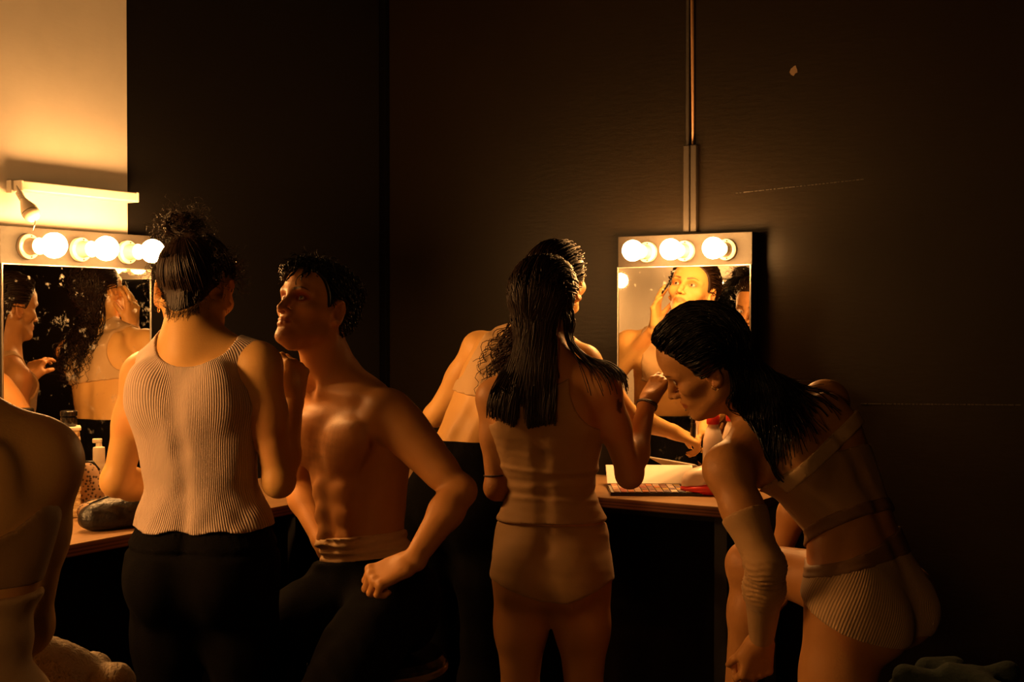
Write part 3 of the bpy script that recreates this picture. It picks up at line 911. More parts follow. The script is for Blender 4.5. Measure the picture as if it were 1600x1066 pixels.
def add_neck(fig, J, H, r=0.052, rb=0.056):
    a = np.asarray(J['neck'], float); hb = H.w((0, -0.030, -0.045)); hb2 = H.w((0, -0.010, -0.060))
    c = mix(a, hb, 0.5) - unit(J['fwd_c']) * 0.004
    fig.cone(a - unit(J['up_c']) * 0.02, c, rb, r, 0.04, 'u', 'neck')
    fig.cone(c, hb, r, r * 0.97, 0.025, 'u', 'neck')
    fig.cone(a - unit(J['up_c']) * 0.01 + unit(J['fwd_c']) * 0.015, hb2, r * 0.88, r * 0.84, 0.03, 'u', 'neck')
    if H.male:
        fig.ell(mix(a, hb2, 0.62) + H.R[:, 1] * 0.052, np.array([0.011, 0.012, 0.015]), H.R, 0.02, 'u', 'neck')
    for sx in (-1, 1):     # sternomastoid
        fig.cone(H.w((sx * 0.060, -0.018, -0.040)), a + unit(J['fwd_c']) * 0.052 + sx * unit(J['sc']) * 0.016 - unit(J['up_c']) * 0.022, 0.012, 0.010, 0.022, 'u', 'neck')

def add_arm(fig, sh, el, wr, m=1.0, t='arm', muscle=0.0, chest=None):
    sh, el, wr = (np.asarray(q, float) for q in (sh, el, wr))
    fig.ball(sh, 0.049 * m, 0.035, 'u', t)
    fig.cone(sh, mix(sh, el, 0.45), 0.047 * m, 0.043 * m, 0.02, 'u', t)
    fig.cone(mix(sh, el, 0.40), el, 0.043 * m, 0.034 * m, 0.02, 'u', t)
    d1 = unit(el - sh); d2 = unit(wr - el)
    bend = unit(d2 - d1 * (d2 @ d1)) if abs(d1 @ d2) < 0.995 else unit(np.cross(d1, (0.3, 0.4, 0.8)))
    if muscle > 0:
        fig.cone(mix(sh, el, 0.30) + bend * 0.012, mix(sh, el, 0.75) + bend * 0.010, 0.036 * m * muscle, 0.030 * m * muscle, 0.03, 'u', t)
        fig.cone(mix(sh, el, 0.25) - bend * 0.012, mix(sh, el, 0.72) - bend * 0.008, 0.036 * m * muscle, 0.028 * m * muscle, 0.03, 'u', t)
        fig.ell(sh + unit(el - sh) * 0.035, np.array([0.052, 0.052, 0.075]) * m, np.stack([unit(np.cross(d1, bend)), bend, d1], 1), 0.03, 'u', t)
    fig.ball(el - bend * 0.006, 0.033 * m, 0.018, 'u', t)
    fig.cone(el, mix(el, wr, 0.3), 0.034 * m, 0.0385 * m, 0.02, 'u', t)
    fig.cone(mix(el, wr, 0.28), mix(el, wr, 0.95), 0.0385 * m, 0.0245 * m, 0.02, 'u', t)

def add_hand(fig, wr, f, n, side, curls, k=1.0, spread=0.10, thumb=(0.6, 0.3, 0.4), thumb_dir=None, t='hand'):
    """f finger direction, n palm normal, curls: 4 x (mcp, pip, dip) in radians"""
    wr = np.asarray(wr, float); f = unit(f); n = np.asarray(n, float); n = unit(n - f * (n @ f))
    tt = np.cross(f, n) if side == 'R' else np.cross(n, f)      # towards the thumb
    K = [(0.031, 0.088, 0.0105), (0.010, 0.092, 0.0108), (-0.011, 0.087, 0.0102), (-0.031, 0.078, 0.0092)]
    Ln = [0.070, 0.078, 0.072, 0.056]
    fig.cone(wr - f * 0.012, wr + f * 0.012, 0.0235 * k, 0.024 * k, 0.015, 'u', t)
    for i, (ox, oy, r) in enumerate(K):
        kn = wr + (tt * ox + f * oy) * k - n * 0.002 * k
        fig.cone(wr + (tt * ox * 0.62 + f * 0.014) * k, kn, 0.0145 * k, 0.0112 * k, 0.014 * k, 'u', t)
        fig.ball(kn - n * 0.003 * k, r * 1.04 * k, 0.006 * k, 'u', t)
        d = unit(f + tt * spread * (1.2 - i * 0.8)); p = kn; rr = r * 0.93
        bx = np.cross(d, n)
        for j, (fr, c) in enumerate(zip((0.46, 0.30, 0.24), curls[i])):
            d = rot_axis(d, bx, c)
            q = p + d * Ln[i] * fr * k
            fig.cone(p, q, rr * k, rr * 0.90 * k, 0.0035 * k, 'u', t)
            p = q; rr *= 0.89
    fig.cone(wr + (tt * 0.020 + f * 0.015 + n * 0.006) * k, wr + (tt * 0.036 + f * 0.045 + n * 0.010) * k, 0.016 * k, 0.014 * k, 0.016 * k, 'u', t)
    td = unit(tt * 0.62 + f * 0.75 + n * 0.28) if thumb_dir is None else unit(tt * thumb_dir[0] + f * thumb_dir[1] + n * thumb_dir[2])
    p = wr + (tt * 0.034 + f * 0.040 + n * 0.010) * k; rr = 0.0112
    bx = unit(np.cross(td, -tt + n * 0.5))
    for ln, c in zip((0.036, 0.030), thumb[1:]):
        td = rot_axis(td, bx, c)
        q = p + td * ln * k
        fig.cone(p, q, rr * k, rr * 0.88 * k, 0.005 * k, 'u', t); p = q; rr *= 0.88

def add_leg(fig, hip, kn, an, toe, m=1.0, t='leg', foot=True):
    hip, kn, an = (np.asarray(q, float) for q in (hip, kn, an)); toe = unit(toe)
    fig.cone(hip, mix(hip, kn, 0.45), 0.086 * m, 0.073 * m, 0.04, 'u', t)
    fig.cone(mix(hip, kn, 0.40), kn, 0.074 * m, 0.052 * m, 0.03, 'u', t)
    fig.ball(kn + toe * 0.008, 0.049 * m, 0.02, 'u', t)
    d = unit(an - kn)
    back = -unit(toe - d * (toe @ d))
    fig.cone(kn, mix(kn, an, 0.32) + back * 0.012, 0.047 * m, 0.050 * m, 0.03, 'u', t)
    fig.cone(mix(kn, an, 0.30) + back * 0.012, an, 0.050 * m, 0.031 * m, 0.03, 'u', t)
    if foot:
        h = an - V3(0, 0, 0.035)
        fig.cone(an, h - toe * 0.028, 0.033 * m, 0.028 * m, 0.02, 'u', t)
        fig.cone(an + toe * 0.02, h + toe * 0.13 - V3(0, 0, 0.002), 0.032 * m, 0.022 * m, 0.03, 'u', t)
        fig.cone(h + toe * 0.10, h + toe * 0.165 - V3(0, 0, 0.006), 0.026 * m, 0.016 * m, 0.03, 'u', t)
        fig.cone(h - toe * 0.03, h + toe * 0.13 - V3(0, 0, 0.004), 0.026 * m, 0.020 * m, 0.02, 'u', t)

# ------------------------------------------------------------------ hair strands
class Baked:
    """distance field of some parts of a figure sampled on a grid, for fast lookups"""
    def __init__(s, fig, tags, lo, hi, h=0.008):
        s.lo = np.asarray(lo, float); s.h = h
        D, ax = fig.grid(s.lo, np.asarray(hi, float), h, tags)
        s.n = np.array(D.shape); s.D = D
        far = D > 0.5
        s.G = np.stack(np.gradient(np.where(far, 0.08, D), h), -1).astype(np.float32)
    def _i(s, P):
        q = np.clip((P - s.lo) / s.h, 0, s.n - 1.001); i = q.astype(int); return i, q - i
    def _tri(s, A, i, f):
        o = 0
        for dx in (0, 1):
            for dy in (0, 1):
                for dz in (0, 1):
                    w = (f[:, 0] if dx else 1 - f[:, 0]) * (f[:, 1] if dy else 1 - f[:, 1]) * (f[:, 2] if dz else 1 - f[:, 2])
                    v = A[i[:, 0] + dx, i[:, 1] + dy, i[:, 2] + dz]
                    o = o + (v * w[:, None] if v.ndim > 1 else v * w)
        return o
    def eval(s, P):
        return s._tri(s.D, *s._i(P))
    def grad(s, P):
        g = s._tri(s.G, *s._i(P)); return g / (np.linalg.norm(g, axis=1)[:, None] + 1e-9)

def grow(fig, roots, dirs, length, steps, gravity, clear, rnd, curl=0.0, curl_len=0.04, stiff=0.85, tags=None, jitter=0.0, target=None, adhere=0.0, field=None, tangent=False, grav_fn=None, curl_from=0.0):
    """strands leave the roots along dirs, fall under gravity and slide over the figure; returns (n, steps, 3)"""
    n = len(roots); P = roots.copy(); D = dirs.copy(); L = np.broadcast_to(np.asarray(length, float), (n,))
    if field is None:
        m_ = float(L.max()) + 0.05
        field = Baked(fig, tags, roots.min(0) - m_, roots.max(0) + m_, 0.008)
    c = np.broadcast_to(np.asarray(clear, float), (n,))
    out = [P.copy()]
    st = L / (steps - 1)
    for i in range(steps - 1):
        D = D * stiff + V3(0, 0, -1) * (gravity if grav_fn is None else (gravity * grav_fn(P))[:, None])
        if target is not None: D = D + (target(P) if callable(target) else target)
        if jitter: D = D + rnd.normal(0, jitter, D.shape)
        if adhere > 0:
            g = field.grad(P); near = np.clip(1 - (field.eval(P) - c) / 0.03, 0, 1)[:, None]
            D = D - g * (np.maximum((D * g).sum(-1), 0)[:, None]) * near * adhere
        D /= np.linalg.norm(D, axis=1)[:, None] + 1e-9
        P = P + D * st[:, None]
        for _ in range(2):
            d = field.eval(P); g = field.grad(P)
            e_ = c - d
            mv = np.where(e_ > 0, e_, np.where(e_ > -0.05, e_ * adhere * 0.5, 0))
            P = P + g * mv[:, None]
        D2 = P - out[-1]; D = D2 / (np.linalg.norm(D2, axis=1)[:, None] + 1e-9)
        out.append(P.copy())
    S = np.stack(out, 1)
    if curl > 0:
        T = np.gradient(S, axis=1); T /= np.linalg.norm(T, axis=2)[..., None] + 1e-9
        U = np.cross(T, V3(0.3, 0.8, 0.5)); U /= np.linalg.norm(U, axis=2)[..., None] + 1e-9
        W = np.cross(T, U)
        s = np.linspace(0, 1, S.shape[1])[None, :] * L[:, None]
        ph = rnd.uniform(0, 2 * np.pi, (n, 1)); cl = curl_len * rnd.uniform(0.7, 1.4, (n, 1)); am = curl * rnd.uniform(0.5, 1.4, (n, 1)) * np.clip((s - curl_from) / (0.04 + curl_from), 0, 1)
        S = S + U * (am * np.cos(2 * np.pi * s / cl + ph))[..., None] + W * (am * np.sin(2 * np.pi * s / cl + ph))[..., None]
    return S

def scalp_points(H, n, rnd, region, grow_out=0.004):
    out = []
    tot = 0
    while tot < n:
        v = rnd.normal(0, 1, (n * 3, 3)); v /= np.linalg.norm(v, axis=1)[:, None]
        p = V3(0, -0.004, 0.030) + v * (np.array([0.0765, 0.096, 0.086]) + grow_out)
        P = H.O + (p * H.k) @ H.R.T
        P = P[region(P) < -0.003]
        out.append(P); tot += len(P)
    return np.vstack(out)[:n]

def hair_obj(name, parts, mat, parent):
    V, F = merge(parts)
    return link(name, mesh_fast(name, V, F), mat, parent, True)

def hair_mat(name, col, rough=0.38, streak=0.5):
    m, nt, b = new_mat(name)
    tc = N(nt, 'ShaderNodeTexCoord')
    t = N(nt, 'ShaderNodeTexNoise'); t.inputs['Scale'].default_value = 60; t.inputs['Detail'].default_value = 4
    nt.links.new(tc.outputs['Object'], t.inputs['Vector'])
    mx = N(nt, 'ShaderNodeMix', data_type='RGBA')
    mx.inputs[6].default_value = (*[c * (1 - streak) for c in col], 1); mx.inputs[7].default_value = (*[c * (1 + streak) for c in col], 1)
    nt.links.new(t.outputs['Fac'], mx.inputs[0]); nt.links.new(mx.outputs[2], b.inputs['Base Color'])
    b.inputs['Roughness'].default_value = rough
    b.inputs['Specular IOR Level'].default_value = 0.30
    return m

M['skin_a'] = skin_mat('skin_fair', (0.66, 0.38, 0.12))
M['skin_b'] = skin_mat('skin_tan', (0.43, 0.20, 0.06))
M['eye'] = plain('eye', (1, 1, 1), 0.12, spec=0.6)
_nt = M['eye'].node_tree; _a = N(_nt, 'ShaderNodeAttribute', attribute_name='tint'); _nt.links.new(_a.outputs['Color'], _nt.nodes['Principled BSDF'].inputs['Base Color'])
M['hair_dark'] = hair_mat('hair_black_brown', (0.020, 0.009, 0.005), 0.42)
M['hair_brown'] = hair_mat('hair_dark_brown', (0.018, 0.0075, 0.0035), 0.48)
M['hair_wet'] = hair_mat('hair_wet_black', (0.004, 0.003, 0.003), 0.30)
# ------------------------------------------------------------------ people
M['skin_c'] = skin_mat('skin_olive', (0.47, 0.22, 0.065))
M['rib_tank'] = rib_mat('ribbed_cotton', (0.60, 0.45, 0.36), 0.0046)
M['tank_band'] = plain('cotton_band', (0.60, 0.45, 0.36), 0.85, noise=0.06, bump=0.15, bscale=300)
M['black_cloth'] = plain('black_cotton', (0.0030, 0.0025, 0.0025), 0.95, noise=0.3, scale=40, bump=0.3, bscale=400, spec=0.08)
M['nude'] = plain('nude_jersey', (0.36, 0.20, 0.07), 0.75, noise=0.06, bump=0.1, bscale=400, sheen=0.1)
M['nude_pale'] = plain('nude_pale_jersey', (0.54, 0.35, 0.17), 0.75, noise=0.05, bump=0.1, bscale=400)
M['nude_dark'] = plain('sheer_dark_mesh', (0.20, 0.10, 0.035), 0.7, noise=0.08, bump=0.1, bscale=500)
M['gold'] = plain('gold', (0.85, 0.6, 0.25), 0.25, 1.0)
M['leather'] = plain('braided_leather', (0.05, 0.025, 0.02), 0.5, noise=0.3, bump=0.4, bscale=300)

def person(base, label):
    return empty('person', (float(base[0]), float(base[1]), 0.0), label, 'person')
def sm(x, a, b):
    t = np.clip((x - a) / (b - a), 0, 1); return t * t * (3 - 2 * t)
def plane(o, n):
    o = np.asarray(o, float); n = unit(n)
    return lambda P: (P - o) @ n            # positive on the side the normal points to
def ellr(c, r, R):
    c = np.asarray(c, float); r = np.asarray(r, float)
    return lambda P: sd_ell(P, c, r, R)
def put(name, vf, mat, parent, tint=None):
    me = mesh_fast(name, *vf)
    o = link(name, me, mat, parent, True)
    if tint is not None: set_tint(me, tint)
    return o
def patch_of(pts, r, h):
    pts = np.asarray(pts, float); return (pts.min(0) - r, pts.max(0) + r, h)
def noise1(P, f, seed=0, octaves=3):
    """cheap smooth 3-D noise from sines, about -1..1"""
    rs = np.random.RandomState(seed); v = 0; a = 1.0
    for o in range(octaves):
        for _ in range(3):
            w = rs.normal(0, 1, 3); w *= f * (2 ** o) / np.linalg.norm(w)
            v = v + a * np.sin(P @ w * 2 * np.pi + rs.uniform(0, 6.28))
        a *= 0.5
    return v / 4.0
def bent_line(P, pts):
    """distance of points from a polyline"""
    d = np.full(len(P), 1e9)
    for a, b in zip(pts[:-1], pts[1:]):
        d = np.minimum(d, sd_cone(P, np.asarray(a, float), np.asarray(b, float), 0, 0))
    return d
FIST = [(1.25, 1.65, 1.0)] * 4
RELAX = [(0.30, 0.5, 0.3), (0.38, 0.6, 0.35), (0.45, 0.65, 0.4), (0.5, 0.7, 0.4)]
PINCH = [(0.75, 0.75, 0.35), (0.95, 0.95, 0.45), (1.1, 1.05, 0.5), (1.2, 1.1, 0.5)]

# ============ woman with a bun, standing with her back to the viewer
def build_bun():
    d = 2.95
    root = person(at(316, 900, d), 'person with dark hair in a bun, beige ribbed tank top and black trousers, back turned')
    fig = Figure(); rnd = np.random.RandomState(11)
    R = head_frame(unit(V3(0.17, 0.96, -0.20)), (0, 0, 1), roll=0.02)
    H = Head(at(306, 450, d + 0.045), R, 1.04)
    J = dict(pelvis=at(318, 868, d), waist=at(316, 760, d + 0.01), chest=at(308, 640, d + 0.01), neck=at(303, 538, d + 0.0), sp=V3(0.985, -0.17, 0), sc=V3(0.97, -0.24, -0.02),
             shL=at(223, 588, d + 0.055), shR=at(407, 572, d - 0.03))
    add_head(fig, H, eyes=False); add_torso(fig, J, 0.98); add_neck(fig, J, H, 0.047, 0.054)
    elL, wrL = at(183, 752, d + 0.068), at(262, 768, d + 0.25)
    elR, wrR = at(436, 752, d - 0.02), at(459, 622, d + 0.13)
    add_arm(fig, J['shL'], elL, wrL, 0.98, 'armL'); add_arm(fig, J['shR'], elR, wrR, 0.98, 'armR')
    add_hand(fig, wrL, unit(wrL - elL) + V3(0.3, 0.2, 0.0), V3(0.1, 0.1, -1), 'L', RELAX, 0.92)
    add_hand(fig, wrR, V3(0.02, 0.30, 0.95), V3(-0.75, 0.55, -0.2), 'R', PINCH, 0.92)
    hL, hR = at(270, 900, d + 0.02), at(372, 900, d - 0.0)
    for (hp, sx, t) in ((hL, -1, 'legL'), (hR, 1, 'legR')):
        kn = V3(hp[0] + sx * 0.015, hp[1] + 0.01, 0.47); an = V3(hp[0] + sx * 0.03, hp[1] + 0.02, 0.068)
        add_leg(fig, hp, kn, an, V3(0.15 * sx + 0.1, 0.95, 0), 0.90, t)
    V, F = figure_mesh(fig, 0.0065, [patch_of([H.O], 0.135, 0.0032), patch_of([wrR, wrR + V3(0.0, 0.05, 0.12)], 0.06, 0.0030)])
    put('body', (V, F), M['skin_a'], root, face_tint(H, V))
    # ribbed tank top
    T = ['torso']
    axis = unit(J['neck'] - J['waist']); Rt = np.stack([unit(J['sc']), J['fwd_c'], J['up_c']], 1)
    nk = at(300, 522, d - 0.055)
    neck_hole = ellr(nk, (0.098, 0.150, 0.073), Rt)
    aR = ellr(at(437, 588, d - 0.03), (0.062, 0.11, 0.105), Rt); aL = ellr(at(196, 592, d + 0.055), (0.048, 0.10, 0.10), Rt)
    hem = plane(at(318, 823, d), V3(0.02, 0, -1))
    def cover(e=0.0):
        return lambda P: np.maximum.reduce([-(neck_hole(P) - e), -(aR(P) - e), -(aL(P) - e), hem(P) - 0.004 * np.sin(P[:, 0] * 60)])
    def loose(P):
        z = P[:, 2]
        zw = at(318, 740, d)[2]
        w = 0.010 * sm(-z, -(zw + 0.10), -(zw - 0.06)) + 0.006
        f = noise1(P * V3(1, 1, 0.45), 7.0, 3)
        lower = sm(-z, -(zw + 0.02), -(zw - 0.10))
        return w + 0.007 * f * lower + 0.0025 * f
    V, F = cloth_mesh(fig, 0.0042, 0.0, cover(), T, wrinkle=loose, lo=(-9, -9, J['pelvis'][2] - 0.02))
    o = put('tank_top', (V, F), M['rib_tank'], root)
    ax0 = J['waist']; q = (V - ax0)
    ang = np.arctan2(q @ unit(J['sc']), -(q @ J['fwd_c']) + 0.0)
    set_float(o.data, 'ribs', ang * 0.118)
    # plain bands along neckline and armholes
    for nm, hole, e1 in (('neck_band', neck_hole, 0.013), ('armhole_band', aR, 0.012), ('armhole_band', aL, 0.011)):
        def reg(P, hole=hole, e1=e1):
            return np.maximum.reduce([-hole(P), hole(P) - e1, cover(-0.001)(P)])
        put(nm, cloth_mesh(fig, 0.0036, 0.0, reg, T, wrinkle=lambda P: loose(P) + 0.0030, lo=(-9, -9, J['waist'][2])), M['tank_band'], o)
    # trousers
    top = plane(at(318, 822, d), V3(0.0, 0, 1))
    def tro(P):
        z = P[:, 2]; zt = at(318, 822, d)[2]
        band = sm(-z, -zt, -(zt - 0.045))
        gather = 0.0025 * np.sin(np.arctan2(P[:, 0] - J['pelvis'][0], P[:, 1] - J['pelvis'][1]) * 46) * (1 - band)
        return 0.010 + 0.006 * band + gather + 0.008 * noise1(P * V3(1, 1, 0.30), 5, 5) * band - 0.008 * np.exp(-((z - (zt - 0.048)) / 0.006) ** 2)
    put('trousers', cloth_mesh(fig, 0.0065, 0.0, lambda P: np.maximum(top(P), 0.075 - P[:, 2]), ['torso', 'legL', 'legR'], wrinkle=tro, hi=(9, 9, J['waist'][2] + 0.02)), M['black_cloth'], root)
    # hair: cap, strands combed up to the bun, bun of coiled strands, loose frizz
    reg = scalp_region(H, nape=0.75)
    cap = cloth_mesh(fig, 0.0045, 0.0, reg, ['skull', 'neck'], wrinkle=lambda P: 0.004, lo=H.O - 0.16, hi=H.O + 0.16)
    bun = H.w((-0.016, -0.058, 0.126))
    def comb(roots, n, lift):
        q = H.loc(roots); b = H.loc(bun[None])[0] * V3(1, 1, 0.86)
        ctr = V3(0, -0.004, 0.030); rad = np.array([0.0765, 0.096, 0.086]) + lift
        a = (q - ctr) / rad; a /= np.linalg.norm(a, axis=1)[:, None]; e_ = unit((b - ctr) / rad)
        out = []
        for t in np.linspace(0, 1, n):
            v = a * (1 - t) + e_ * t; v /= np.linalg.norm(v, axis=1)[:, None]
            out.append(ctr + v * rad * (1 + 0.10 * sm(t, 0.8, 1.0)))
        L_ = np.stack(out, 1)
        return H.O + (L_ * H.k) @ H.R.T
    roots = scalp_points(H, 1500, rnd, reg)
    S1 = comb(roots, 12, 0.0060) + rnd.normal(0, 0.0012, (1500, 1, 3))
    parts = [cap, tubes(S1, np.full((1500, 12), 0.0013) * rnd.uniform(0.6, 1.3, (1500, 1)), 3)]
    # bun coils
    nb = 420; m = 26; t = np.linspace(0, 1, m)[None, :]
    ph = rnd.uniform(0, 6.28, (nb, 1)); tilt = rnd.uniform(-0.5, 0.5, (nb, 1)); rad = rnd.uniform(0.010, 0.040, (nb, 1)); tw = rnd.uniform(0.006, 0.016, (nb, 1))
    a = ph + t * rnd.uniform(2.5, 5.5, (nb, 1)); zz = rnd.normal(0, 0.013, (nb, 1)) + tw * np.sin(a * 3 + ph)
    rr = rad * (1 - 0.15 * np.abs(zz) / 0.03) + 0.35 * tw * np.cos(a * 3 + ph)
    loc = np.stack([rr * np.cos(a) * 1.12, zz + tilt * rr * 0.4, rr * np.sin(a) * 0.85], -1)
    S2 = bun + loc @ H.R.T
    parts.append(tubes(S2, np.full((nb, m), 0.0012), 3))
    fb = Figure(); fb.ell(bun, (0.040, 0.032, 0.033), H.R, 0.01); fb.ell(H.w((0, -0.050, 0.105)), (0.034, 0.034, 0.025), H.R, 0.02)
    parts.append(figure_mesh(fb, 0.004))
    # frizz around the bun and the hairline
    nf = 300; v = rnd.normal(0, 1, (nf, 3)); v /= np.linalg.norm(v, axis=1)[:, None]
    st = bun + (v * V3(0.040, 0.034, 0.033)) @ H.R.T
    S3 = grow(fig, st, v @ H.R.T + rnd.normal(0, 0.5, (nf, 3)), rnd.uniform(0.02, 0.06, nf), 14, 0.05, 0.003, rnd, curl=0.006, curl_len=0.020, tags=['skull'])
    parts.append(tubes(S3, np.full((nf, 14), 0.00045), 3))
    edge = scalp_points(H, 3000, rnd, reg); q = H.loc(edge)
    side = edge[(np.abs(q[:, 0]) > 0.060) & (q[:, 2] < 0.075) | (reg(edge) > -0.010)][:260]
    dv = side - H.O; dv /= np.linalg.norm(dv, axis=1)[:, None]
    S4 = grow(fig, side, dv + rnd.normal(0, 0.35, dv.shape), rnd.uniform(0.015, 0.055, len(side)), 14, 0.10, 0.004, rnd, curl=0.006, curl_len=0.022)
    parts.append(tubes(S4, np.full((len(side), 14), 0.00045), 3))
    nn_ = 170
    nap = np.array([H.w((x, -0.066 - 0.012 * rnd.rand(), -0.064 + 0.70 * max(abs(x) - 0.012, 0) - 0.014 * rnd.rand())) for x in rnd.uniform(-0.045, 0.045, nn_)])
    S5 = grow(fig, nap, np.tile(H.R @ V3(0, -0.35, -0.9), (nn_, 1)) + rnd.normal(0, 0.35, (nn_, 3)), rnd.uniform(0.010, 0.028, nn_), 8, 0.1, 0.0012, rnd, curl=0.002, curl_len=0.02, adhere=0.6, tags=['skull', 'neck', 'torso'])
    nu = 330
    low = np.array([H.w((x, -0.075, -0.076 + 0.72 * max(abs(x) - 0.012, 0) + 0.022 * rnd.rand())) for x in rnd.uniform(-0.055, 0.055, nu)])
    S6 = grow(fig, low, np.tile(H.R @ V3(0, -0.25, 1.0), (nu, 1)) + rnd.normal(0, 0.05, (nu, 3)), rnd.uniform(0.05, 0.075, nu), 10, -0.05, 0.0052, rnd, adhere=0.8, tags=['skull', 'neck'])[:, 1:]
    parts.append(tubes(S6, np.full((nu, 9), 0.0013) * rnd.uniform(0.6, 1.2, (nu, 1)), 3))
    parts.append(tubes(S5, np.full((nn_, 8), 0.00034), 3))
    hair_obj('hair', parts, M['hair_dark'], root)
    # earrings
    for sx in (-1, 1):
        c = H.w((sx * 0.082, -0.004, -0.053)); mb = MB()
        mb.tube([c + 0.0055 * (H.R[:, 1] * math.cos(a) + H.R[:, 2] * math.sin(a)) for a in np.linspace(0.3, 6.4, 16)], 0.0011, 6)
        mb.build('earring', M['gold'], root, True, smooth=True)
    return root
build_bun()

# ============ shirtless man on a stool, chin raised to the light
def build_man():
    d = 3.20
    root = person(at(585, 935, d), 'shirtless man with short dark hair and raised chin, fist on his thigh')
    fig = Figure(); rnd = np.random.RandomState(5)
    f = unit(V3(-0.62, -0.72, 0.36)); R = head_frame(f, unit(V3(-0.05, 0.0, 1)))
    H = Head(at(434, 479, d - 0.11) - R @ (V3(0, 0.118, -0.040) * 0.965), R, 0.965, True)
    fw = unit(V3(-0.66, -0.75, 0)); sc = unit(np.cross(fw, (0, 0, 1)))
    J = dict(pelvis=at(582, 928, d), waist=at(566, 838, d + 0.02), chest=at(556, 690, d + 0.03), neck=at(517, 588, d + 0.035), sp=unit(V3(-0.80, 0.6, 0.0)), sc=unit(sc + V3(0, 0, 0.06)), trap=0.25,
             shL=at(608, 645, d - 0.105), shR=at(467, 630, d + 0.17))
    add_head(fig, H, brow=1.12, nose=1.05, lips=0.95); add_torso(fig, J, 0.93, True); add_neck(fig, J, H, 0.050, 0.056)
    up, fc, s = J['up_c'], J['fwd_c'], unit(J['sc'])
    Rc = np.stack([s, fc, up], 1)
    for sx, sh in ((-1, J['shL']), (1, J['shR'])):
        fig.ell(J['chest'] + sx * s * 0.080 + fc * 0.090 + up * 0.025, (0.082, 0.027, 0.060), Rc, 0.035, 'u', 'torso')
        fig.cone(J['neck'] + fc * 0.060 + sx * s * 0.018 - up * 0.020, mix(J['neck'], sh, 0.92) + up * 0.030 + fc * 0.02, 0.010, 0.010, 0.022, 'u', 'torso')
        for q in range(3):
            fig.ell(mix(J['waist'], J['chest'], 0.10 + 0.24 * q) + sx * s * 0.035 + fc * 0.093, (0.032, 0.010, 0.024), Rc, 0.025, 'u', 'torso')
    fig.cone(J['chest'] + fc * 0.128 + up * 0.05, J['waist'] + fc * 0.112, 0.008, 0.006, 0.03, 's', 'torso')
    fig.ell(J['neck'] + fc * 0.075 - up * 0.012, (0.016, 0.016, 0.016), Rc, 0.02, 's', 'torso')
    elL, wrL = at(718, 768, d - 0.17), at(645, 878, d - 0.30)
    elR, wrR = at(462, 752, d + 0.32), at(505, 850, d + 0.20)
    add_arm(fig, J['shL'], elL, wrL, 1.03, 'armL', 0.98); add_arm(fig, J['shR'], elR, wrR, 1.03, 'armR', 0.98)
    hf = unit(V3(-0.86, -0.12, -0.36))
    add_hand(fig, wrL + hf * 0.006, hf, V3(0.05, 0.50, -0.85), 'L', [(0.9, 1.5, 0.9)] * 4, 1.02, spread=0.03, thumb_dir=(0.5, 0.8, 0.35))
    add_hand(fig, wrR, V3(0.5, -0.4, -0.6), V3(-0.3, -0.5, -0.6), 'R', RELAX, 1.02)
    hipL, knL = at(612, 938, d - 0.06), at(503, 1108, d - 0.40)
    hipR, knR = at(535, 938, d + 0.06), V3(-0.62, 3.02, 0.64)
    anL = V3(knL[0] - 0.01, knL[1] + 0.10, 0.30); anR = V3(-0.64, 3.10, 0.30)
    add_leg(fig, hipL, knL, anL, unit(V3(-0.5, -0.85, -0.05)), 1.0, 'legL'); add_leg(fig, hipR, knR, anR, unit(V3(-0.75, -0.6, -0.05)), 1.0, 'legR')
    V, F = figure_mesh(fig, 0.0060, [patch_of([H.O], 0.14, 0.0026), patch_of([wrL, wrL + hf * 0.11], 0.06, 0.0030)])
    c = face_tint(H, V, lip=(0.82, 0.55, 0.50), shadow=(0.55, 0.20, 0.16), stubble=(0.72, 0.68, 0.66), brow=(0.10, 0.08, 0.07))
    q = V - J['chest']; a = q @ s; b = q @ up
    hairy = np.exp(-((np.abs(a) - 0.035) / 0.055) ** 2) * np.exp(-((b - 0.02) / 0.055) ** 2) * (q @ fc > 0.05) * (0.6 + 0.4 * noise1(V, 60, 2)) + np.exp(-(a / 0.02) ** 2) * (b < 0.0) * (b > -0.3) * (q @ fc > 0.05) * 0.5
    c *= (1 - 0.45 * np.clip(hairy, 0, 1))[:, None]
    put('body', (V, F), M['skin_c'], root, c)
    eyes_meshes(H, root, (-0.15, 1, 0.20), M['eye'])
    # underwear band, trousers
    upp = unit(J['waist'] - J['pelvis'])
    bt, bb = at(570, 838, d - 0.1), at(570, 874, d - 0.1)
    n = unit(upp + V3(0, 0, 0.6))
    reg = lambda P: np.maximum(plane(bt, n)(P) + 0.004 * noise1(P, 8, 4), -plane(bb, n)(P) - 0.03)
    put('waistband', cloth_mesh(fig, 0.0045, 0.0, reg, ['torso'], wrinkle=lambda P: 0.005 + 0.0030 * np.sin((P @ n) * 300 + 3 * noise1(P, 6, 2)), lo=(-9, -9, 0.6)), M['nude_pale'], root)
    bt2 = at(570, 876, d - 0.1)
    reg = lambda P: np.maximum(plane(bt2, n)(P), 0.27 - P[:, 2])
    tr = put('trousers', cloth_mesh(fig, 0.0065, 0.0, reg, ['torso', 'legL', 'legR'], wrinkle=lambda P: 0.014 + 0.010 * noise1(P * V3(1, 1, 0.6), 6, 9), hi=(9, 9, J['waist'][2] + 0.05)), M['black_cloth'], root)
    regb = lambda P: np.maximum(plane(bt2 - n * 0.012, n)(P), -plane(bt2 - n * 0.045, n)(P))
    put('belt', cloth_mesh(fig, 0.0055, 0.0, regb, ['torso'], wrinkle=lambda P: 0.030 + 0 * P[:, 0], lo=(-9, -9, 0.6)), M['leather'], tr)
    # hair: short at the back, tousled damp fringe
    sreg = scalp_region(H, front=0.070)
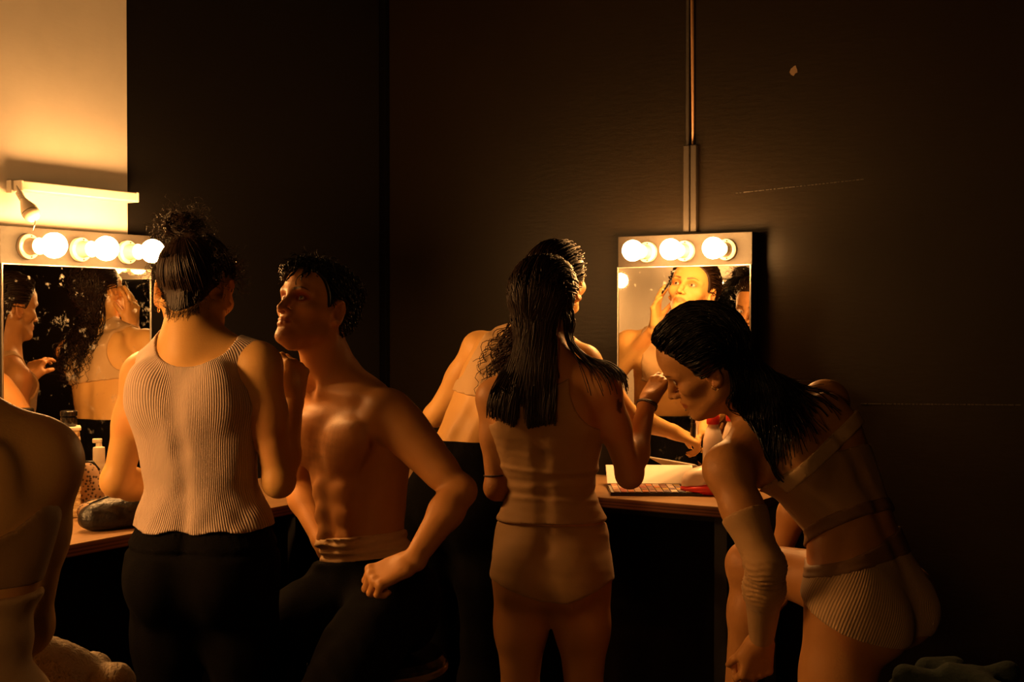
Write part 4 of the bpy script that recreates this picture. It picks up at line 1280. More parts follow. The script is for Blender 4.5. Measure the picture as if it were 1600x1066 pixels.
    cap = cloth_mesh(fig, 0.004, 0.0, sreg, ['skull'], wrinkle=lambda P: 0.012 + 0.003 * noise1(P, 18, 7))
    n1 = 1900
    roots = scalp_points(H, n1, rnd, sreg, 0.012); q = H.loc(roots)
    top_ = sm(q[:, 2], 0.05, 0.10)
    ctr = V3(0, -0.004, 0.03); nrm = (q - ctr) / np.array([0.0765, 0.096, 0.086]) ** 2; nrm /= np.linalg.norm(nrm, axis=1)[:, None]
    flow = np.where(q[:, 1:2] > 0.05, V3(0.25, 0.6, 0.15), V3(0.1, -0.8, -0.3)) + np.sign(q[:, :1]) * V3(0.25, 0, -0.3)
    dv = (nrm * 0.25 + flow * 0.8 + rnd.normal(0, 0.30, nrm.shape)) @ H.R.T
    ln = 0.014 + 0.022 * top_ * rnd.uniform(0.5, 1.2, n1) + 0.01 * rnd.uniform(0, 1, n1)
    S1 = grow(fig, roots, dv, ln, 12, 0.14, 0.012, rnd, curl=0.005, curl_len=0.035, tags=['skull', 'head', 'ear'])
    parts = [cap, tubes(S1, np.full((n1, 12), 0.0012), 3)]
    nf = 30
    fx = rnd.uniform(-0.040, 0.055, nf)
    fr = np.array([H.w((x, 0.070 - 6 * x * x, 0.083 + rnd.uniform(-0.006, 0.014))) for x in fx])
    dv = np.tile(V3(0.1, 1, 0.25), (nf, 1)) + rnd.normal(0, 0.25, (nf, 3))
    S2 = grow(fig, fr, dv @ H.R.T, rnd.uniform(0.035, 0.075, nf), 16, 0.32, 0.003, rnd, curl=0.008, curl_len=0.05, tags=['skull', 'head'])
    cl = np.repeat(S2, 4, 0) + rnd.normal(0, 0.0009, (nf * 4, 1, 3)) * np.linspace(1.5, 0.3, 16)[None, :, None]
    parts.append(tubes(cl, np.full((nf * 4, 16), 0.0009), 4))
    hair_obj('hair', parts, M['hair_wet'], root)
    return root
build_man()
# ============ woman with long straight hair, standing with her back to the viewer
def build_long():
    d = 3.45
    root = person(at(862, 900, d), 'woman with long straight dark hair in tan camisole and shorts, back turned, right hand raised')
    fig = Figure(); rnd = np.random.RandomState(21)
    R = head_frame(unit(V3(0.42, 0.90, -0.10)), (0, 0, 1), roll=0.03)
    H = Head(at(850, 474, d + 0.03), R, 0.95)
    J = dict(pelvis=at(862, 868, d), waist=at(860, 765, d + 0.015), chest=at(856, 668, d + 0.01), neck=at(856, 574, d), sp=V3(0.98, -0.2, 0), sc=V3(0.965, -0.26, 0.03),
             shL=at(770, 622, d + 0.04), shR=at(943, 609, d - 0.05))
    add_head(fig, H); add_torso(fig, J, 0.96); add_neck(fig, J, H, 0.046, 0.052)
    elL, wrL = at(777, 762, d + 0.03), at(845, 745, d + 0.19)
    elR, wrR = at(984, 742, d - 0.04), at(1012, 628, d + 0.12)
    add_arm(fig, J['shL'], elL, wrL, 0.90, 'armL'); add_arm(fig, J['shR'], elR, wrR, 0.95, 'armR')
    add_hand(fig, wrL, V3(0.6, 0.4, 0.2), V3(-0.3, -0.6, 0.7), 'L', RELAX, 0.9)
    hf = unit(V3(0.45, 0.42, 0.62))
    add_hand(fig, wrR, hf, unit(V3(0.35, 0.35, -0.75)), 'R', [(0.35, 0.55, 0.3), (0.45, 0.7, 0.35), (0.6, 0.8, 0.4), (0.7, 0.9, 0.4)], 0.92)
    for (hp, sx, t) in ((at(815, 905, d + 0.02), -1, 'legL'), (at(910, 905, d - 0.01), 1, 'legR')):
        kn = V3(hp[0] + sx * 0.004, hp[1] + 0.005, 0.40); an = V3(hp[0] + sx * 0.01, hp[1] + 0.02, 0.085)
        add_leg(fig, hp, kn, an, V3(0.2 * sx + 0.2, 0.95, 0), 0.93, t)
    V, F = figure_mesh(fig, 0.0060, [patch_of([H.O], 0.13, 0.0032), patch_of([wrR, wrR + hf * 0.12], 0.055, 0.0030)])
    c = face_tint(H, V, lip=(0.85, 0.5, 0.5))
    tp = at(969, 636, d - 0.09)                       # small tattoo on the outside of the right upper arm
    q = V - tp; c[(np.linalg.norm(q * V3(1, 0.5, 0.55), axis=1) + 0.004 * noise1(V, 70, 8)) < 0.010] *= 0.25
    put('body', (V, F), M['skin_b'], root, c)
    eyes_meshes(H, root, (0.1, 1, 0.0), M['eye'])
    T = ['torso']; Rt = np.stack([unit(J['sc']), J['fwd_c'], J['up_c']], 1)
    aR = ellr(at(940, 600, d - 0.05), (0.080, 0.16, 0.118), Rt); aL = ellr(at(778, 612, d + 0.05), (0.066, 0.16, 0.090), Rt)
    nk = ellr(at(856, 545, d - 0.02), (0.10, 0.2, 0.10), Rt)
    hem = plane(at(862, 822, d - 0.1), V3(0.02, 0, -1))
    def fold(P):
        z = P[:, 2]; w = 0.006 + 0 * z
        for (v, a, s_) in ((738, 0.004, 0.006), (752, -0.003, 0.008), (766, 0.002, 0.006), (776, -0.0035, 0.006), (786, 0.003, 0.006), (820, 0.003, 0.008)):
            zz = at(860, v, d - 0.1)[2] + 0.006 * np.sin(P[:, 0] * 14 + v)
            w = w + a * np.exp(-((z - zz) / s_) ** 2)
        return w + 0.0022 * noise1(P * V3(0.5, 0.5, 1.6), 14, 6) + 0.004 * sm(-z, -at(860, 790, d)[2], -at(860, 822, d)[2])
    V, F = cloth_mesh(fig, 0.0045, 0.0, lambda P: np.maximum.reduce([-aR(P), -aL(P), -nk(P), hem(P)]), T, wrinkle=fold, lo=(-9, -9, J['pelvis'][2]))
    top = put('camisole', (V, F), M['nude'], root)
    def surf(pts, off):
        out = []
        for p in pts:
            P = np.asarray(p, float)[None]
            for _ in range(8):
                P = P - fig.grad(P, ['torso', 'armR', 'armL', 'neck']) * (fig.eval(P, ['torso', 'armR', 'armL', 'neck']) - off)[:, None]
            out.append(P[0])
        return out
    for a, b in (((926, 652), (886, 560)), ((775, 652), (818, 562))):
        pts = surf([at(a[0] + (b[0] - a[0]) * t, a[1] + (b[1] - a[1]) * t, d - 0.11) for t in np.linspace(0, 1, 12)], 0.003)
        MB().tube(pts, 0.0035, 8, 1.0).build('strap', M['nude'], top, True, smooth=True)
    pts = surf([at(838 - 4 * math.sin(t * 9), 745 + 72 * t, d - 0.12) for t in np.linspace(0, 1, 14)], 0.011)
    MB().tube(pts, 0.0032, 8).build('back_seam', M['nude_dark'], top, True, smooth=True)
    for v in (737, 778):
        pts = surf([at(778 + 166 * t, v + 6 * math.sin(t * 3.0), d - 0.13 + 0.06 * (2 * t - 1) ** 2) for t in np.linspace(0, 1, 22)], 0.0095)
        MB().tube(pts, 0.0018, 6).build('elastic_seam', M['nude_dark'], top, True, smooth=True)
    # shorts
    zc = at(862, 930, d)[2]; zs = at(862, 902, d)[2]
    def shorts(P):
        lower = zc + (zs - zc) * np.clip((np.abs(P[:, 0] - J['pelvis'][0]) - 0.03) / 0.12, 0, 1)
        return np.maximum(plane(at(862, 815, d), V3(0, 0, 1))(P), (lower - P[:, 2]) * 0.8)
    V, F = cloth_mesh(fig, 0.0050, 0.0, shorts, ['torso', 'legL', 'legR'], wrinkle=lambda P: 0.0055 + 0.002 * noise1(P * V3(0.4, 0.4, 2), 9, 8), lo=(-9, -9, zc - 0.06), hi=(9, 9, J['waist'][2]))
    put('shorts', (V, F), M['nude'], root)
    # wrist band
    f2 = unit(wrR - elR); u_ = unit(np.cross(f2, V3(0, 0, 1))); w_ = np.cross(f2, u_)
    cw = mix(elR, wrR, 0.93)
    for kk in range(2):
        MB().tube([cw + f2 * 0.005 * kk + 0.0275 * (u_ * math.cos(a) + w_ * math.sin(a)) + f2 * 0.003 * math.sin(2 * a + kk) for a in np.linspace(0, 2 * math.pi, 30)], 0.0030, 8).build('wrist_band', M['leather'], root, True, smooth=True)
    f3 = unit(elL - J['shL']); u_ = unit(np.cross(f3, V3(0, 1, 0))); w_ = np.cross(f3, u_); cw = mix(J['shL'], elL, 0.86)
    MB().tube([cw + 0.0345 * (u_ * math.cos(a) + w_ * math.sin(a)) for a in np.linspace(0, 2 * math.pi, 30)], 0.0022, 8).build('arm_band', M['leather'], root, True, smooth=True)
    # hair
    reg = scalp_region(H)
    cap = cloth_mesh(fig, 0.0045, 0.0, reg, ['skull'], wrinkle=lambda P: 0.008)
    n1 = 2000
    roots = scalp_points(H, n1, rnd, reg, 0.006); q = H.loc(roots)
    back = np.where(q[:, 1:2] > -0.03, V3(0, -1.0, 0.05), V3(0, -0.5, -0.8))
    dv = (back + np.sign(q[:, :1]) * V3(0.12, 0, 0)) @ H.R.T
    # long enough to end below the shoulder blades
    zend = at(850, 625, d)[2]
    ln = (roots[:, 2] - zend) * rnd.uniform(0.98, 1.08, n1) + 0.055 + 0.05 * sm(q[:, 1], -0.05, 0.06)
    gfn = lambda P: sm(-H.loc(P)[:, 1], 0.010, 0.05)
    tfn = lambda P: ((1 - gfn(P)) * 0.30)[:, None] * (H.R @ V3(0, -1.0, 0.05))
    S1 = grow(fig, roots, dv, np.clip(ln, 0.10, 0.6), 22, 0.16, 0.011 + 0.010 * rnd.rand(n1), rnd, curl=0.0022, curl_len=0.16, stiff=0.9, tags=['skull', 'head', 'neck', 'torso', 'armR', 'armL'], adhere=0.55, grav_fn=gfn, target=tfn)
    nl = 150
    rl = np.array([H.w((0.070, rnd.uniform(-0.05, -0.01), rnd.uniform(-0.03, 0.05))) for _ in range(nl)])
    S3 = grow(fig, rl, np.tile(unit(V3(0.55, -0.35, -0.75)), (nl, 1)) + rnd.normal(0, 0.06, (nl, 3)), rnd.uniform(0.26, 0.32, nl), 24, 0.10, 0.010 + 0.008 * rnd.rand(nl), rnd, curl=0.002, curl_len=0.15, stiff=0.93, tags=['skull', 'head', 'neck', 'torso', 'armR'], adhere=0.4)
    parts = [cap, tubes(S1, np.full((n1, 22), 0.0024) * np.linspace(1, 0.55, 22)[None, :] * rnd.uniform(0.6, 1.2, (n1, 1)), 3)]
    parts.append(tubes(S3, np.full((nl, 24), 0.0020) * np.linspace(1, 0.5, 24)[None, :], 4))
    hair_obj('hair', parts, M['hair_brown'], root)
    # hair clip line across the crown
    pts = [H.w((0.0990 * math.sin(a), 0.004 - 0.03 * abs(math.sin(a)), 0.026 + 0.112 * math.cos(a))) for a in np.linspace(-0.5, 1.40, 40)]
    MB().tube(pts, 0.0022, 8).build('hair_band', M['metal'], root, True, smooth=True)
    return root
build_long()

# ============ woman with curly hair leaning to the right mirror
def build_curly():
    d = 3.80
    root = person(V3(at(720, 770, 3.78)[0], 3.80, 0), 'woman with curly brown hair in nude crop top leaning toward the right mirror')
    fig = Figure(); rnd = np.random.RandomState(31)
    R = head_frame(unit(V3(0.58, 0.80, 0.30)), unit(V3(0.16, 0, 1)))
    H = Head(at(870, 442, 3.80), R, 0.95)
    shL, shR = at(746, 543, 3.93), at(915, 568, 3.70)
    J = dict(pelvis=at(722, 775, 3.79), waist=at(735, 690, 3.77), chest=at(790, 598, 3.80), neck=at(846, 528, 3.81), sp=V3(0.86, -0.50, 0.0), sc=unit(shR - shL), shL=shL, shR=shR)
    add_head(fig, H, lips=1.1); add_torso(fig, J, 0.92); add_neck(fig, J, H, 0.045, 0.052)
    elL, wrL = at(680, 650, 3.99), H.O + V3(-0.080, 0.105, -0.135)
    elR, wrR = at(985, 652, 3.84), at(1054, 676, 3.98)
    add_arm(fig, shL, elL, wrL, 0.92, 'armL'); add_arm(fig, shR, elR, wrR, 0.90, 'armR')
    hL = unit(V3(0.10, 0.0, 1.0))
    add_hand(fig, wrL, hL, unit(V3(0.75, -0.65, 0.0)), 'L', [(0.2, 0.3, 0.2), (0.15, 0.3, 0.2), (0.25, 0.35, 0.2), (0.35, 0.4, 0.2)], 0.92)
    add_hand(fig, wrR, V3(0.8, 0.15, -0.35), V3(-0.25, 0.3, -0.9), 'R', PINCH, 0.9)
    for (hp, sx, t) in ((J['pelvis'] + V3(-0.075, 0.045, -0.04), -1, 'legL'), (J['pelvis'] + V3(0.075, -0.03, -0.04), 1, 'legR')):
        add_leg(fig, hp, V3(hp[0] - 0.01, hp[1] + 0.01, 0.47), V3(hp[0] - 0.02, hp[1] - 0.01, 0.068), V3(0.5, 0.8, 0), 0.92, t)
    V, F = figure_mesh(fig, 0.0065, [patch_of([H.O], 0.13, 0.0030), patch_of([wrL, wrL + hL * 0.16], 0.06, 0.0032)])
    put('body', (V, F), M['skin_a'], root, face_tint(H, V, lip=(0.80, 0.40, 0.36), shadow=(0.75, 0.45, 0.35)))
    eyes_meshes(H, root, (-0.1, 1, 0.0), M['eye'])
    Rt = np.stack([unit(J['sc']), J['fwd_c'], J['up_c']], 1)
    aR = ellr(shR, (0.095, 0.2, 0.14), Rt); aL = ellr(shL, (0.095, 0.2, 0.13), Rt); nk = ellr(J['neck'] + J['up_c'] * 0.01, (0.06, 0.2, 0.06), Rt)
    low = plane(at(722, 622, 3.66), unit(V3(-0.12, 0.05, -1)))
    put('crop_top', cloth_mesh(fig, 0.005, 0.0, lambda P: np.maximum.reduce([-aR(P), -aL(P), -nk(P), low(P)]), ['torso'], wrinkle=lambda P: 0.006 + 0.001 * noise1(P, 9, 3)), M['nude_pale'], root)
    zt = at(725, 690, 3.72)[2]
    def gather(P):
        band = sm(-P[:, 2], -zt, -(zt - 0.05))
        return 0.010 + 0.010 * band + (1 - band) * 0.003 * np.sin(np.arctan2(P[:, 0] - J['waist'][0], P[:, 1] - J['waist'][1]) * 44) + 0.008 * band * noise1(P * V3(1, 1, 0.3), 5, 4)
    put('trousers', cloth_mesh(fig, 0.0065, 0.0, lambda P: np.maximum(plane((0, 0, zt), (0, 0, 1))(P), 0.075 - P[:, 2]), ['torso', 'legL', 'legR'], wrinkle=gather, hi=(9, 9, zt + 0.03)), M['black_cloth'], root)
    reg = scalp_region(H)
    cap = cloth_mesh(fig, 0.0045, 0.0, reg, ['skull'], wrinkle=lambda P: 0.010)
    n1 = 900
    roots = scalp_points(H, n1, rnd, reg, 0.006); q = H.loc(roots)
    dv = (np.where(q[:, 1:2] > -0.02, V3(0, -1.0, 0.05), V3(0, -0.6, -0.7)) + np.sign(q[:, :1]) * V3(0.15, 0, 0) + rnd.normal(0, 0.10, (n1, 3))) @ H.R.T
    gfn = lambda P: sm(-H.loc(P)[:, 1], 0.015, 0.06)
    tfn = lambda P: ((1 - gfn(P)) * 0.30)[:, None] * (H.R @ V3(0, -1.0, 0.05))
    S1 = grow(fig, roots, dv, rnd.uniform(0.24, 0.38, n1), 34, 0.15, 0.008 + 0.014 * rnd.rand(n1), rnd, curl=0.011, curl_len=0.055, stiff=0.90, jitter=0.03, adhere=0.55, curl_from=0.09, grav_fn=gfn, target=tfn, tags=['skull', 'head', 'neck', 'torso', 'armR', 'armL'])
    parts = [cap, tubes(S1, np.full((n1, 34), 0.0019) * np.linspace(1, 0.5, 34)[None, :], 3)]
    hair_obj('hair', parts, M['hair_brown'], root)
    # make-up brush in the raised hand
    a = wrL + hL * 0.10; b = H.w((-0.045, 0.100, 0.004))
    MB().tube([a, mix(a, b, 0.7), b], [0.003, 0.0035, 0.002], 8).build('brush', M['black'], root, True, smooth=True)
    return root
build_curly()

# ============ woman bending over on the right, slick wet hair
def build_bent():
    root = person(at(1310, 960, 2.70), 'woman bending over with slick wet black hair, sheer top and beige briefs')
    fig = Figure(); rnd = np.random.RandomState(41)
    fwd = unit(V3(-0.8436, 0.253, -0.4735)); up = unit(V3(-0.5179, -0.151, 0.842)); R = np.stack([unit(np.cross(fwd, up)), fwd, up], 1)
    H = Head(V3(0.4174, 2.7627, 1.3308), R, 0.95)
    shL, shR = at(1136, 735, 2.70), at(1293, 628, 2.97)
    J = dict(pelvis=at(1352, 920, 2.75), waist=at(1328, 810, 2.78), glute=(0.045, 0.055, 0.95), chest=at(1272, 722, 2.82), neck=at(1207, 655, 2.83), sp=unit(V3(0.66, 0.75, 0.06)), sc=unit(shR - shL), shL=shL, shR=shR)
    add_head(fig, H); add_torso(fig, J, 0.95); add_neck(fig, J, H, 0.046, 0.052)
    elL, wrL = at(1196, 885, 2.62), at(1190, 1000, 2.78)
    elR, wrR = at(1250, 770, 3.16), at(1215, 880, 3.20)
    add_arm(fig, shL, elL, wrL, 0.98, 'armL'); add_arm(fig, shR, elR, wrR, 0.95, 'armR')
    add_hand(fig, wrL, V3(-0.12, 0.25, -0.92), V3(-0.2, 0.95, 0.15), 'L', [(0.7, 1.2, 0.7)] * 4, 0.95)
    add_hand(fig, wrR, V3(0.1, 0.1, -0.95), V3(-0.8, -0.3, 0.0), 'R', RELAX, 0.95)
    hL, hR = at(1322, 945, 2.66), at(1405, 935, 2.86)
    knR = at(1172, 882, 3.08); anR = V3(knR[0] - 0.03, 3.10, 0.46)
    add_leg(fig, hL, V3(0.66, 2.68, 0.45), V3(0.70, 2.74, 0.068), unit(V3(-0.8, 0.6, 0)), 1.0, 'legL')
    add_leg(fig, hR, knR, anR, unit(V3(-0.75, 0.65, 0)), 0.98, 'legR')
    V, F = figure_mesh(fig, 0.0060, [patch_of([H.O], 0.13, 0.0026), patch_of([wrL, wrL + V3(0, 0.03, -0.11)], 0.055, 0.0032)])
    put('body', (V, F), M['skin_b'], root, face_tint(H, V, lip=(0.80, 0.45, 0.42), shadow=(0.35, 0.22, 0.20), brow=(0.12, 0.09, 0.08)))
    eyes_meshes(H, root, (0.1, 1, -0.25), M['eye'])
    upc, fc, s = J['up_c'], J['fwd_c'], unit(J['sc']); upp = unit(J['waist'] - J['pelvis'])
    mid = unit(J['chest'] - J['waist'])
    # sheer top: covers ribs up to a strap line, with a darker folded hem
    a0 = at(1255, 868, 2.62); a1 = at(1402, 772, 2.86)          # lower edge across the back
    nlow = unit(mid + 0.15 * s)
    plow = lambda P: -((P - mix(a0, a1, 0.5)) @ nlow)
    ptop = lambda P: (P - at(1300, 712, 2.75)) @ unit(mid + 0.10 * s)
    w0 = lambda P: 0.004 + 0.0015 * noise1(P, 10, 5)
    put('sheer_top', cloth_mesh(fig, 0.0045, 0.0, lambda P: np.maximum(plow(P), ptop(P)), ['torso'], wrinkle=w0), M['nude'], root)
    put('hem_band', cloth_mesh(fig, 0.0042, 0.0, lambda P: np.maximum(plow(P) - 0.002, -plow(P) - 0.026), ['torso'], wrinkle=lambda P: w0(P) + 0.003), M['nude_dark'], root)
    # bra band, straps
    pb = lambda P: np.abs((P - at(1305, 690, 2.75)) @ unit(upc + 0.10 * s)) - 0.016
    bra = put('bra_band', cloth_mesh(fig, 0.0042, 0.0, lambda P: np.maximum(pb(P), -((P - J['chest']) @ -fc) + 0.02), ['torso'], wrinkle=lambda P: w0(P) + 0.003), M['nude_pale'], root)
    tags = ['torso', 'armR', 'armL', 'neck']
    def surf(pts, off):
        out = []
        for p in pts:
            P = np.asarray(p, float)[None]
            for _ in range(8):
                P = P - fig.grad(P, tags) * (fig.eval(P, tags) - off)[:, None]
            out.append(P[0])
        return out
    def line(name, pix, r, mat, par, off=0.003, dd=2.70):
        C_ = catmull(np.array([np.append(np.array(p, float), 0) for p in pix]), 8)
        pts = surf([at(p[0], p[1], dd + (p[0] - 1290) * 0.0008) for p in C_], off)
        MB().tube(pts, r, 8).build(name, mat, par, True, smooth=True)
    line('strap', [(1262, 590), (1300, 620), (1328, 655)], 0.0035, M['nude_pale'], bra)
    line('strap', [(1150, 668), (1195, 690), (1232, 714)], 0.0030, M['nude_pale'], bra)
    line('seam', [(1140, 665), (1200, 685), (1262, 698), (1312, 700)], 0.0022, M['nude_dark'], bra)
    line('seam', [(1312, 700), (1340, 735), (1362, 775)], 0.0024, M['nude_dark'], bra, 0.006)
    line('seam', [(1312, 700), (1262, 730), (1222, 790)], 0.0020, M['nude_dark'], bra, 0.005)
    line('seam', [(1234, 714), (1215, 755), (1200, 795)], 0.0024, M['nude_pale'], bra, 0.005)
    # long sheer sleeve with wrinkles at the elbow
    ax_ = unit(elL - shL)
    def slv(P):
        t = (P - elL) @ unit(wrL - shL)
        return 0.0035 + 0.0030 * np.exp(-((t - 0.03) / 0.06) ** 2) * np.sin(t * 520 + 5 * noise1(P, 9, 3))
    put('sleeve', cloth_mesh(fig, 0.0042, 0.0, lambda P: np.maximum(-((P - mix(shL, elL, 0.45)) @ ax_), (P - mix(elL, wrL, 0.97)) @ unit(wrL - elL)), ['armL'], wrinkle=slv), M['nude'], root)
    # briefs with a sheer dark sash above them
    bt = at(1345, 888, 2.62); nb = unit(upp + V3(-0.12, 0, 0.42))
    brief_top = lambda P: (P - bt) @ nb
    def brief_low(P):
        q = P - hL; x = q @ -J['fwd_p']; return -(q @ V3(0, 0, 1)) - 0.01 - 0.62 * x - 0.02
    V, F = cloth_mesh(fig, 0.0042, 0.0, lambda P: np.maximum(brief_top(P), brief_low(P)), ['torso', 'legL'], wrinkle=lambda P: 0.0055 + 0.002 * noise1(P, 8, 2), lo=(-9, -9, 0.55), hi=(9, 9, 1.1))
    b = put('briefs', (V, F), M['rib_briefs'], root)
    set_float(b.data, 'ribs', np.arctan2(V[:, 0] - J['pelvis'][0], J['pelvis'][1] - V[:, 1]) * 0.13 - 0.25 * V[:, 2])
    put('leg_band', cloth_mesh(fig, 0.0040, 0.0, lambda P: np.maximum(brief_top(P), np.abs(brief_low(P) + 0.004) - 0.008), ['torso', 'legL'], wrinkle=lambda P: 0.0085 + 0 * P[:, 0], lo=(-9, -9, 0.55), hi=(9, 9, 1.1)), M['nude_pale'], b)
    def sash(P):
        t = (P - at(1345, 888, 2.62)) @ unit(J['sp'])
        h = 0.020 + 0.16 * np.clip(t, 0, 0.2)
        return np.maximum(brief_top(P) - h, -brief_top(P) - 0.006)
    put('sash', cloth_mesh(fig, 0.0042, 0.0, sash, ['torso', 'legL'], wrinkle=lambda P: 0.0065 + 0.0012 * np.sin((P @ nb) * 500), lo=(-9, -9, 0.6), hi=(9, 9, 1.2)), M['nude_dark'], root)
    # hair combed back from the forehead, hanging at the nape
    reg = scalp_region(H, front=0.078)
    cap = cloth_mesh(fig, 0.0045, 0.0, reg, ['skull'], wrinkle=lambda P: 0.005)
    n1 = 1900
    roots = scalp_points(H, n1, rnd, reg, 0.004); q = H.loc(roots)
    dv = np.where(q[:, 1:2] > -0.02, V3(0, -1.0, 0.12), V3(0, -0.9, -0.4)) @ H.R.T
    gfn = lambda P: sm(-H.loc(P)[:, 1], 0.010, 0.040)
    tfn = lambda P: ((1 - gfn(P)) * 0.30)[:, None] * (H.R @ V3(0, -1.0, 0.10))
    ln = 0.20 + 0.9 * (q[:, 1] + 0.1) * 0.75 + rnd.uniform(-0.03, 0.05, n1)
    S1 = grow(fig, roots, dv, np.clip(ln, 0.16, 0.42), 24, 0.17, 0.006 + 0.012 * rnd.rand(n1), rnd, curl=0.0025, curl_len=0.12, stiff=0.93, adhere=0.6, grav_fn=gfn, target=tfn, tags=['skull', 'head', 'neck', 'torso', 'armR', 'armL', 'ear'])
    parts = [cap, tubes(S1, np.full((n1, 24), 0.0023) * np.linspace(1, 0.45, 24)[None, :] * rnd.uniform(0.6, 1.2, (n1, 1)), 3)]
    nf = 90
    st = np.array([H.w((rnd.uniform(-0.05, 0.05), -0.085, rnd.uniform(-0.05, 0.02))) for _ in range(nf)])
    S2 = grow(fig, st, np.tile(V3(0.9, 0.1, -0.35), (nf, 1)) + rnd.normal(0, 0.15, (nf, 3)), rnd.uniform(0.12, 0.20, nf), 22, 0.06, 0.012, rnd, curl=0.006, curl_len=0.13, tags=['skull', 'neck', 'torso', 'armR'], adhere=0.3)
    parts.append(tubes(S2, np.full((nf, 22), 0.0022) * np.linspace(1, 0.4, 22)[None, :], 4))
    hair_obj('hair', parts, M['hair_wet'], root)
    for (p, r) in (((-0.0835, -0.001, -0.0475), 0.0042), ((-0.0835, 0.003, -0.0430), 0.0034)):
        c = H.w(p)
        MB().tube([c + r * (H.R[:, 1] * math.cos(a) + H.R[:, 2] * math.sin(a)) for a in np.linspace(0, 6.28, 16)], 0.0010, 6).build('earring', M['gold'], root, True, smooth=True)
    MB().sphere(H.w((-0.010, 0.096, -0.0815)), 0.0017, 10).build('lip_stud', M['metal'], root, True, smooth=True)
    return root
M['rib_briefs'] = rib_mat('ribbed_beige', (0.52, 0.33, 0.16), 0.0046, strength=0.5)
build_bent()

# ============ woman at the left edge, close to the viewer
def build_front():
    d = 1.62
    root = person(at(-100, 1000, d), 'woman cropped by the left edge in the foreground, bare shoulder with thin nude strap')
    fig = Figure(); rnd = np.random.RandomState(51)
    R = head_frame(unit(V3(0.02, 0.98, -0.15)))
    H = Head(at(-120, 430, d + 0.05), R, 0.96)
    J = dict(pelvis=at(-105, 1190, d + 0.01), waist=at(-105, 1010, d + 0.01), chest=at(-100, 800, d), neck=at(-122, 632, d - 0.01), sp=V3(0.99, 0.05, 0), sc=V3(0.985, 0.05, -0.12), shL=at(-300, 715, d), shR=at(62, 722, d + 0.015))
    add_head(fig, H, eyes=False); add_torso(fig, J, 0.95); add_neck(fig, J, H, 0.046, 0.052)
    elL, wrL = at(-370, 985, d + 0.10), at(-260, 900, d + 0.30); elR, wrR = at(34, 978, d + 0.09), at(-80, 930, d + 0.28)
    add_arm(fig, J['shL'], elL, wrL, 1.0, 'armL'); add_arm(fig, J['shR'], elR, wrR, 1.04, 'armR')
    add_hand(fig, wrL, V3(0.5, 0.5, 0.3), V3(0.5, -0.3, -0.4), 'L', RELAX, 0.92); add_hand(fig, wrR, V3(-0.5, 0.5, 0.3), V3(-0.5, -0.3, -0.4), 'R', RELAX, 0.92)
    for hp, sx, t in ((J['pelvis'] + V3(-0.085, 0, -0.03), -1, 'legL'), (J['pelvis'] + V3(0.085, 0, -0.03), 1, 'legR')):
        add_leg(fig, hp, V3(hp[0], hp[1] + 0.01, 0.45), V3(hp[0], hp[1] + 0.01, 0.068), V3(0.1 * sx, 1, 0), 0.95, t)
    V, F = figure_mesh(fig, 0.0065)
    put('body', (V, F), M['skin_a'], root, face_tint(H, V))
    Rt = np.stack([unit(J['sc']), J['fwd_c'], J['up_c']], 1)
    up = J['up_c']
    z1 = at(0, 862, d - 0.1)[2]; z2 = at(0, 935, d - 0.1)[2]
    def bra(P):
        x = np.clip((P[:, 0] - J['chest'][0]) / 0.15, -1, 1)
        return np.maximum(P[:, 2] - (z1 + 0.045 * x * x * x * x), z2 - P[:, 2])
    o = put('bra_band', cloth_mesh(fig, 0.0045, 0.0, bra, ['torso'], wrinkle=lambda P: 0.005 + 0.002 * noise1(P, 8, 3)), M['nude'], root)
    tags = ['torso', 'neck']
    for sx in (1, -1):
        pts = []
        for t in np.linspace(0, 1, 24):
            P = (J['chest'] + sx * J['sc'] * (0.128 + 0.006 * t - 0.02 * t * t) + up * (-0.01 + 0.165 * t) - J['fwd_c'] * (0.13 - 0.10 * t ** 3))[None]
            for _ in range(8): P = P - fig.grad(P, tags + ['armR', 'armL']) * (fig.eval(P, tags + ['armR', 'armL']) - 0.0045)[:, None]
            pts.append(P[0])
        MB().tube(pts, 0.0060, 8, 0.55).build('strap', M['nude_pale'], o, True, smooth=True)
    def waist(P):
        return np.maximum(P[:, 2] - (z2 - 0.012), J['pelvis'][2] - 0.08 - P[:, 2])
    put('waist_shaper', cloth_mesh(fig, 0.005, 0.0, waist, ['torso', 'legL', 'legR'], wrinkle=lambda P: 0.005 + 0.004 * np.sin(P[:, 2] * 95 + 1.5 * noise1(P, 4, 2))), M['nude_pale'], root)
    reg = scalp_region(H)
    cap = cloth_mesh(fig, 0.0055, 0.0, reg, ['skull'], wrinkle=lambda P: 0.009)
    fb = Figure(); fb.ell(H.w((0, -0.105, 0.05)), (0.04, 0.035, 0.04), H.R, 0.01)
    hair_obj('hair', [cap, figure_mesh(fb, 0.005)], M['hair_dark'], root)
    return root
build_front()
# ------------------------------------------------------------------ fixtures on the walls
def tabletop(u, v_hint, d):
    p = at(u, v_hint, d); return Vector((p[0], p[1], T_Z))
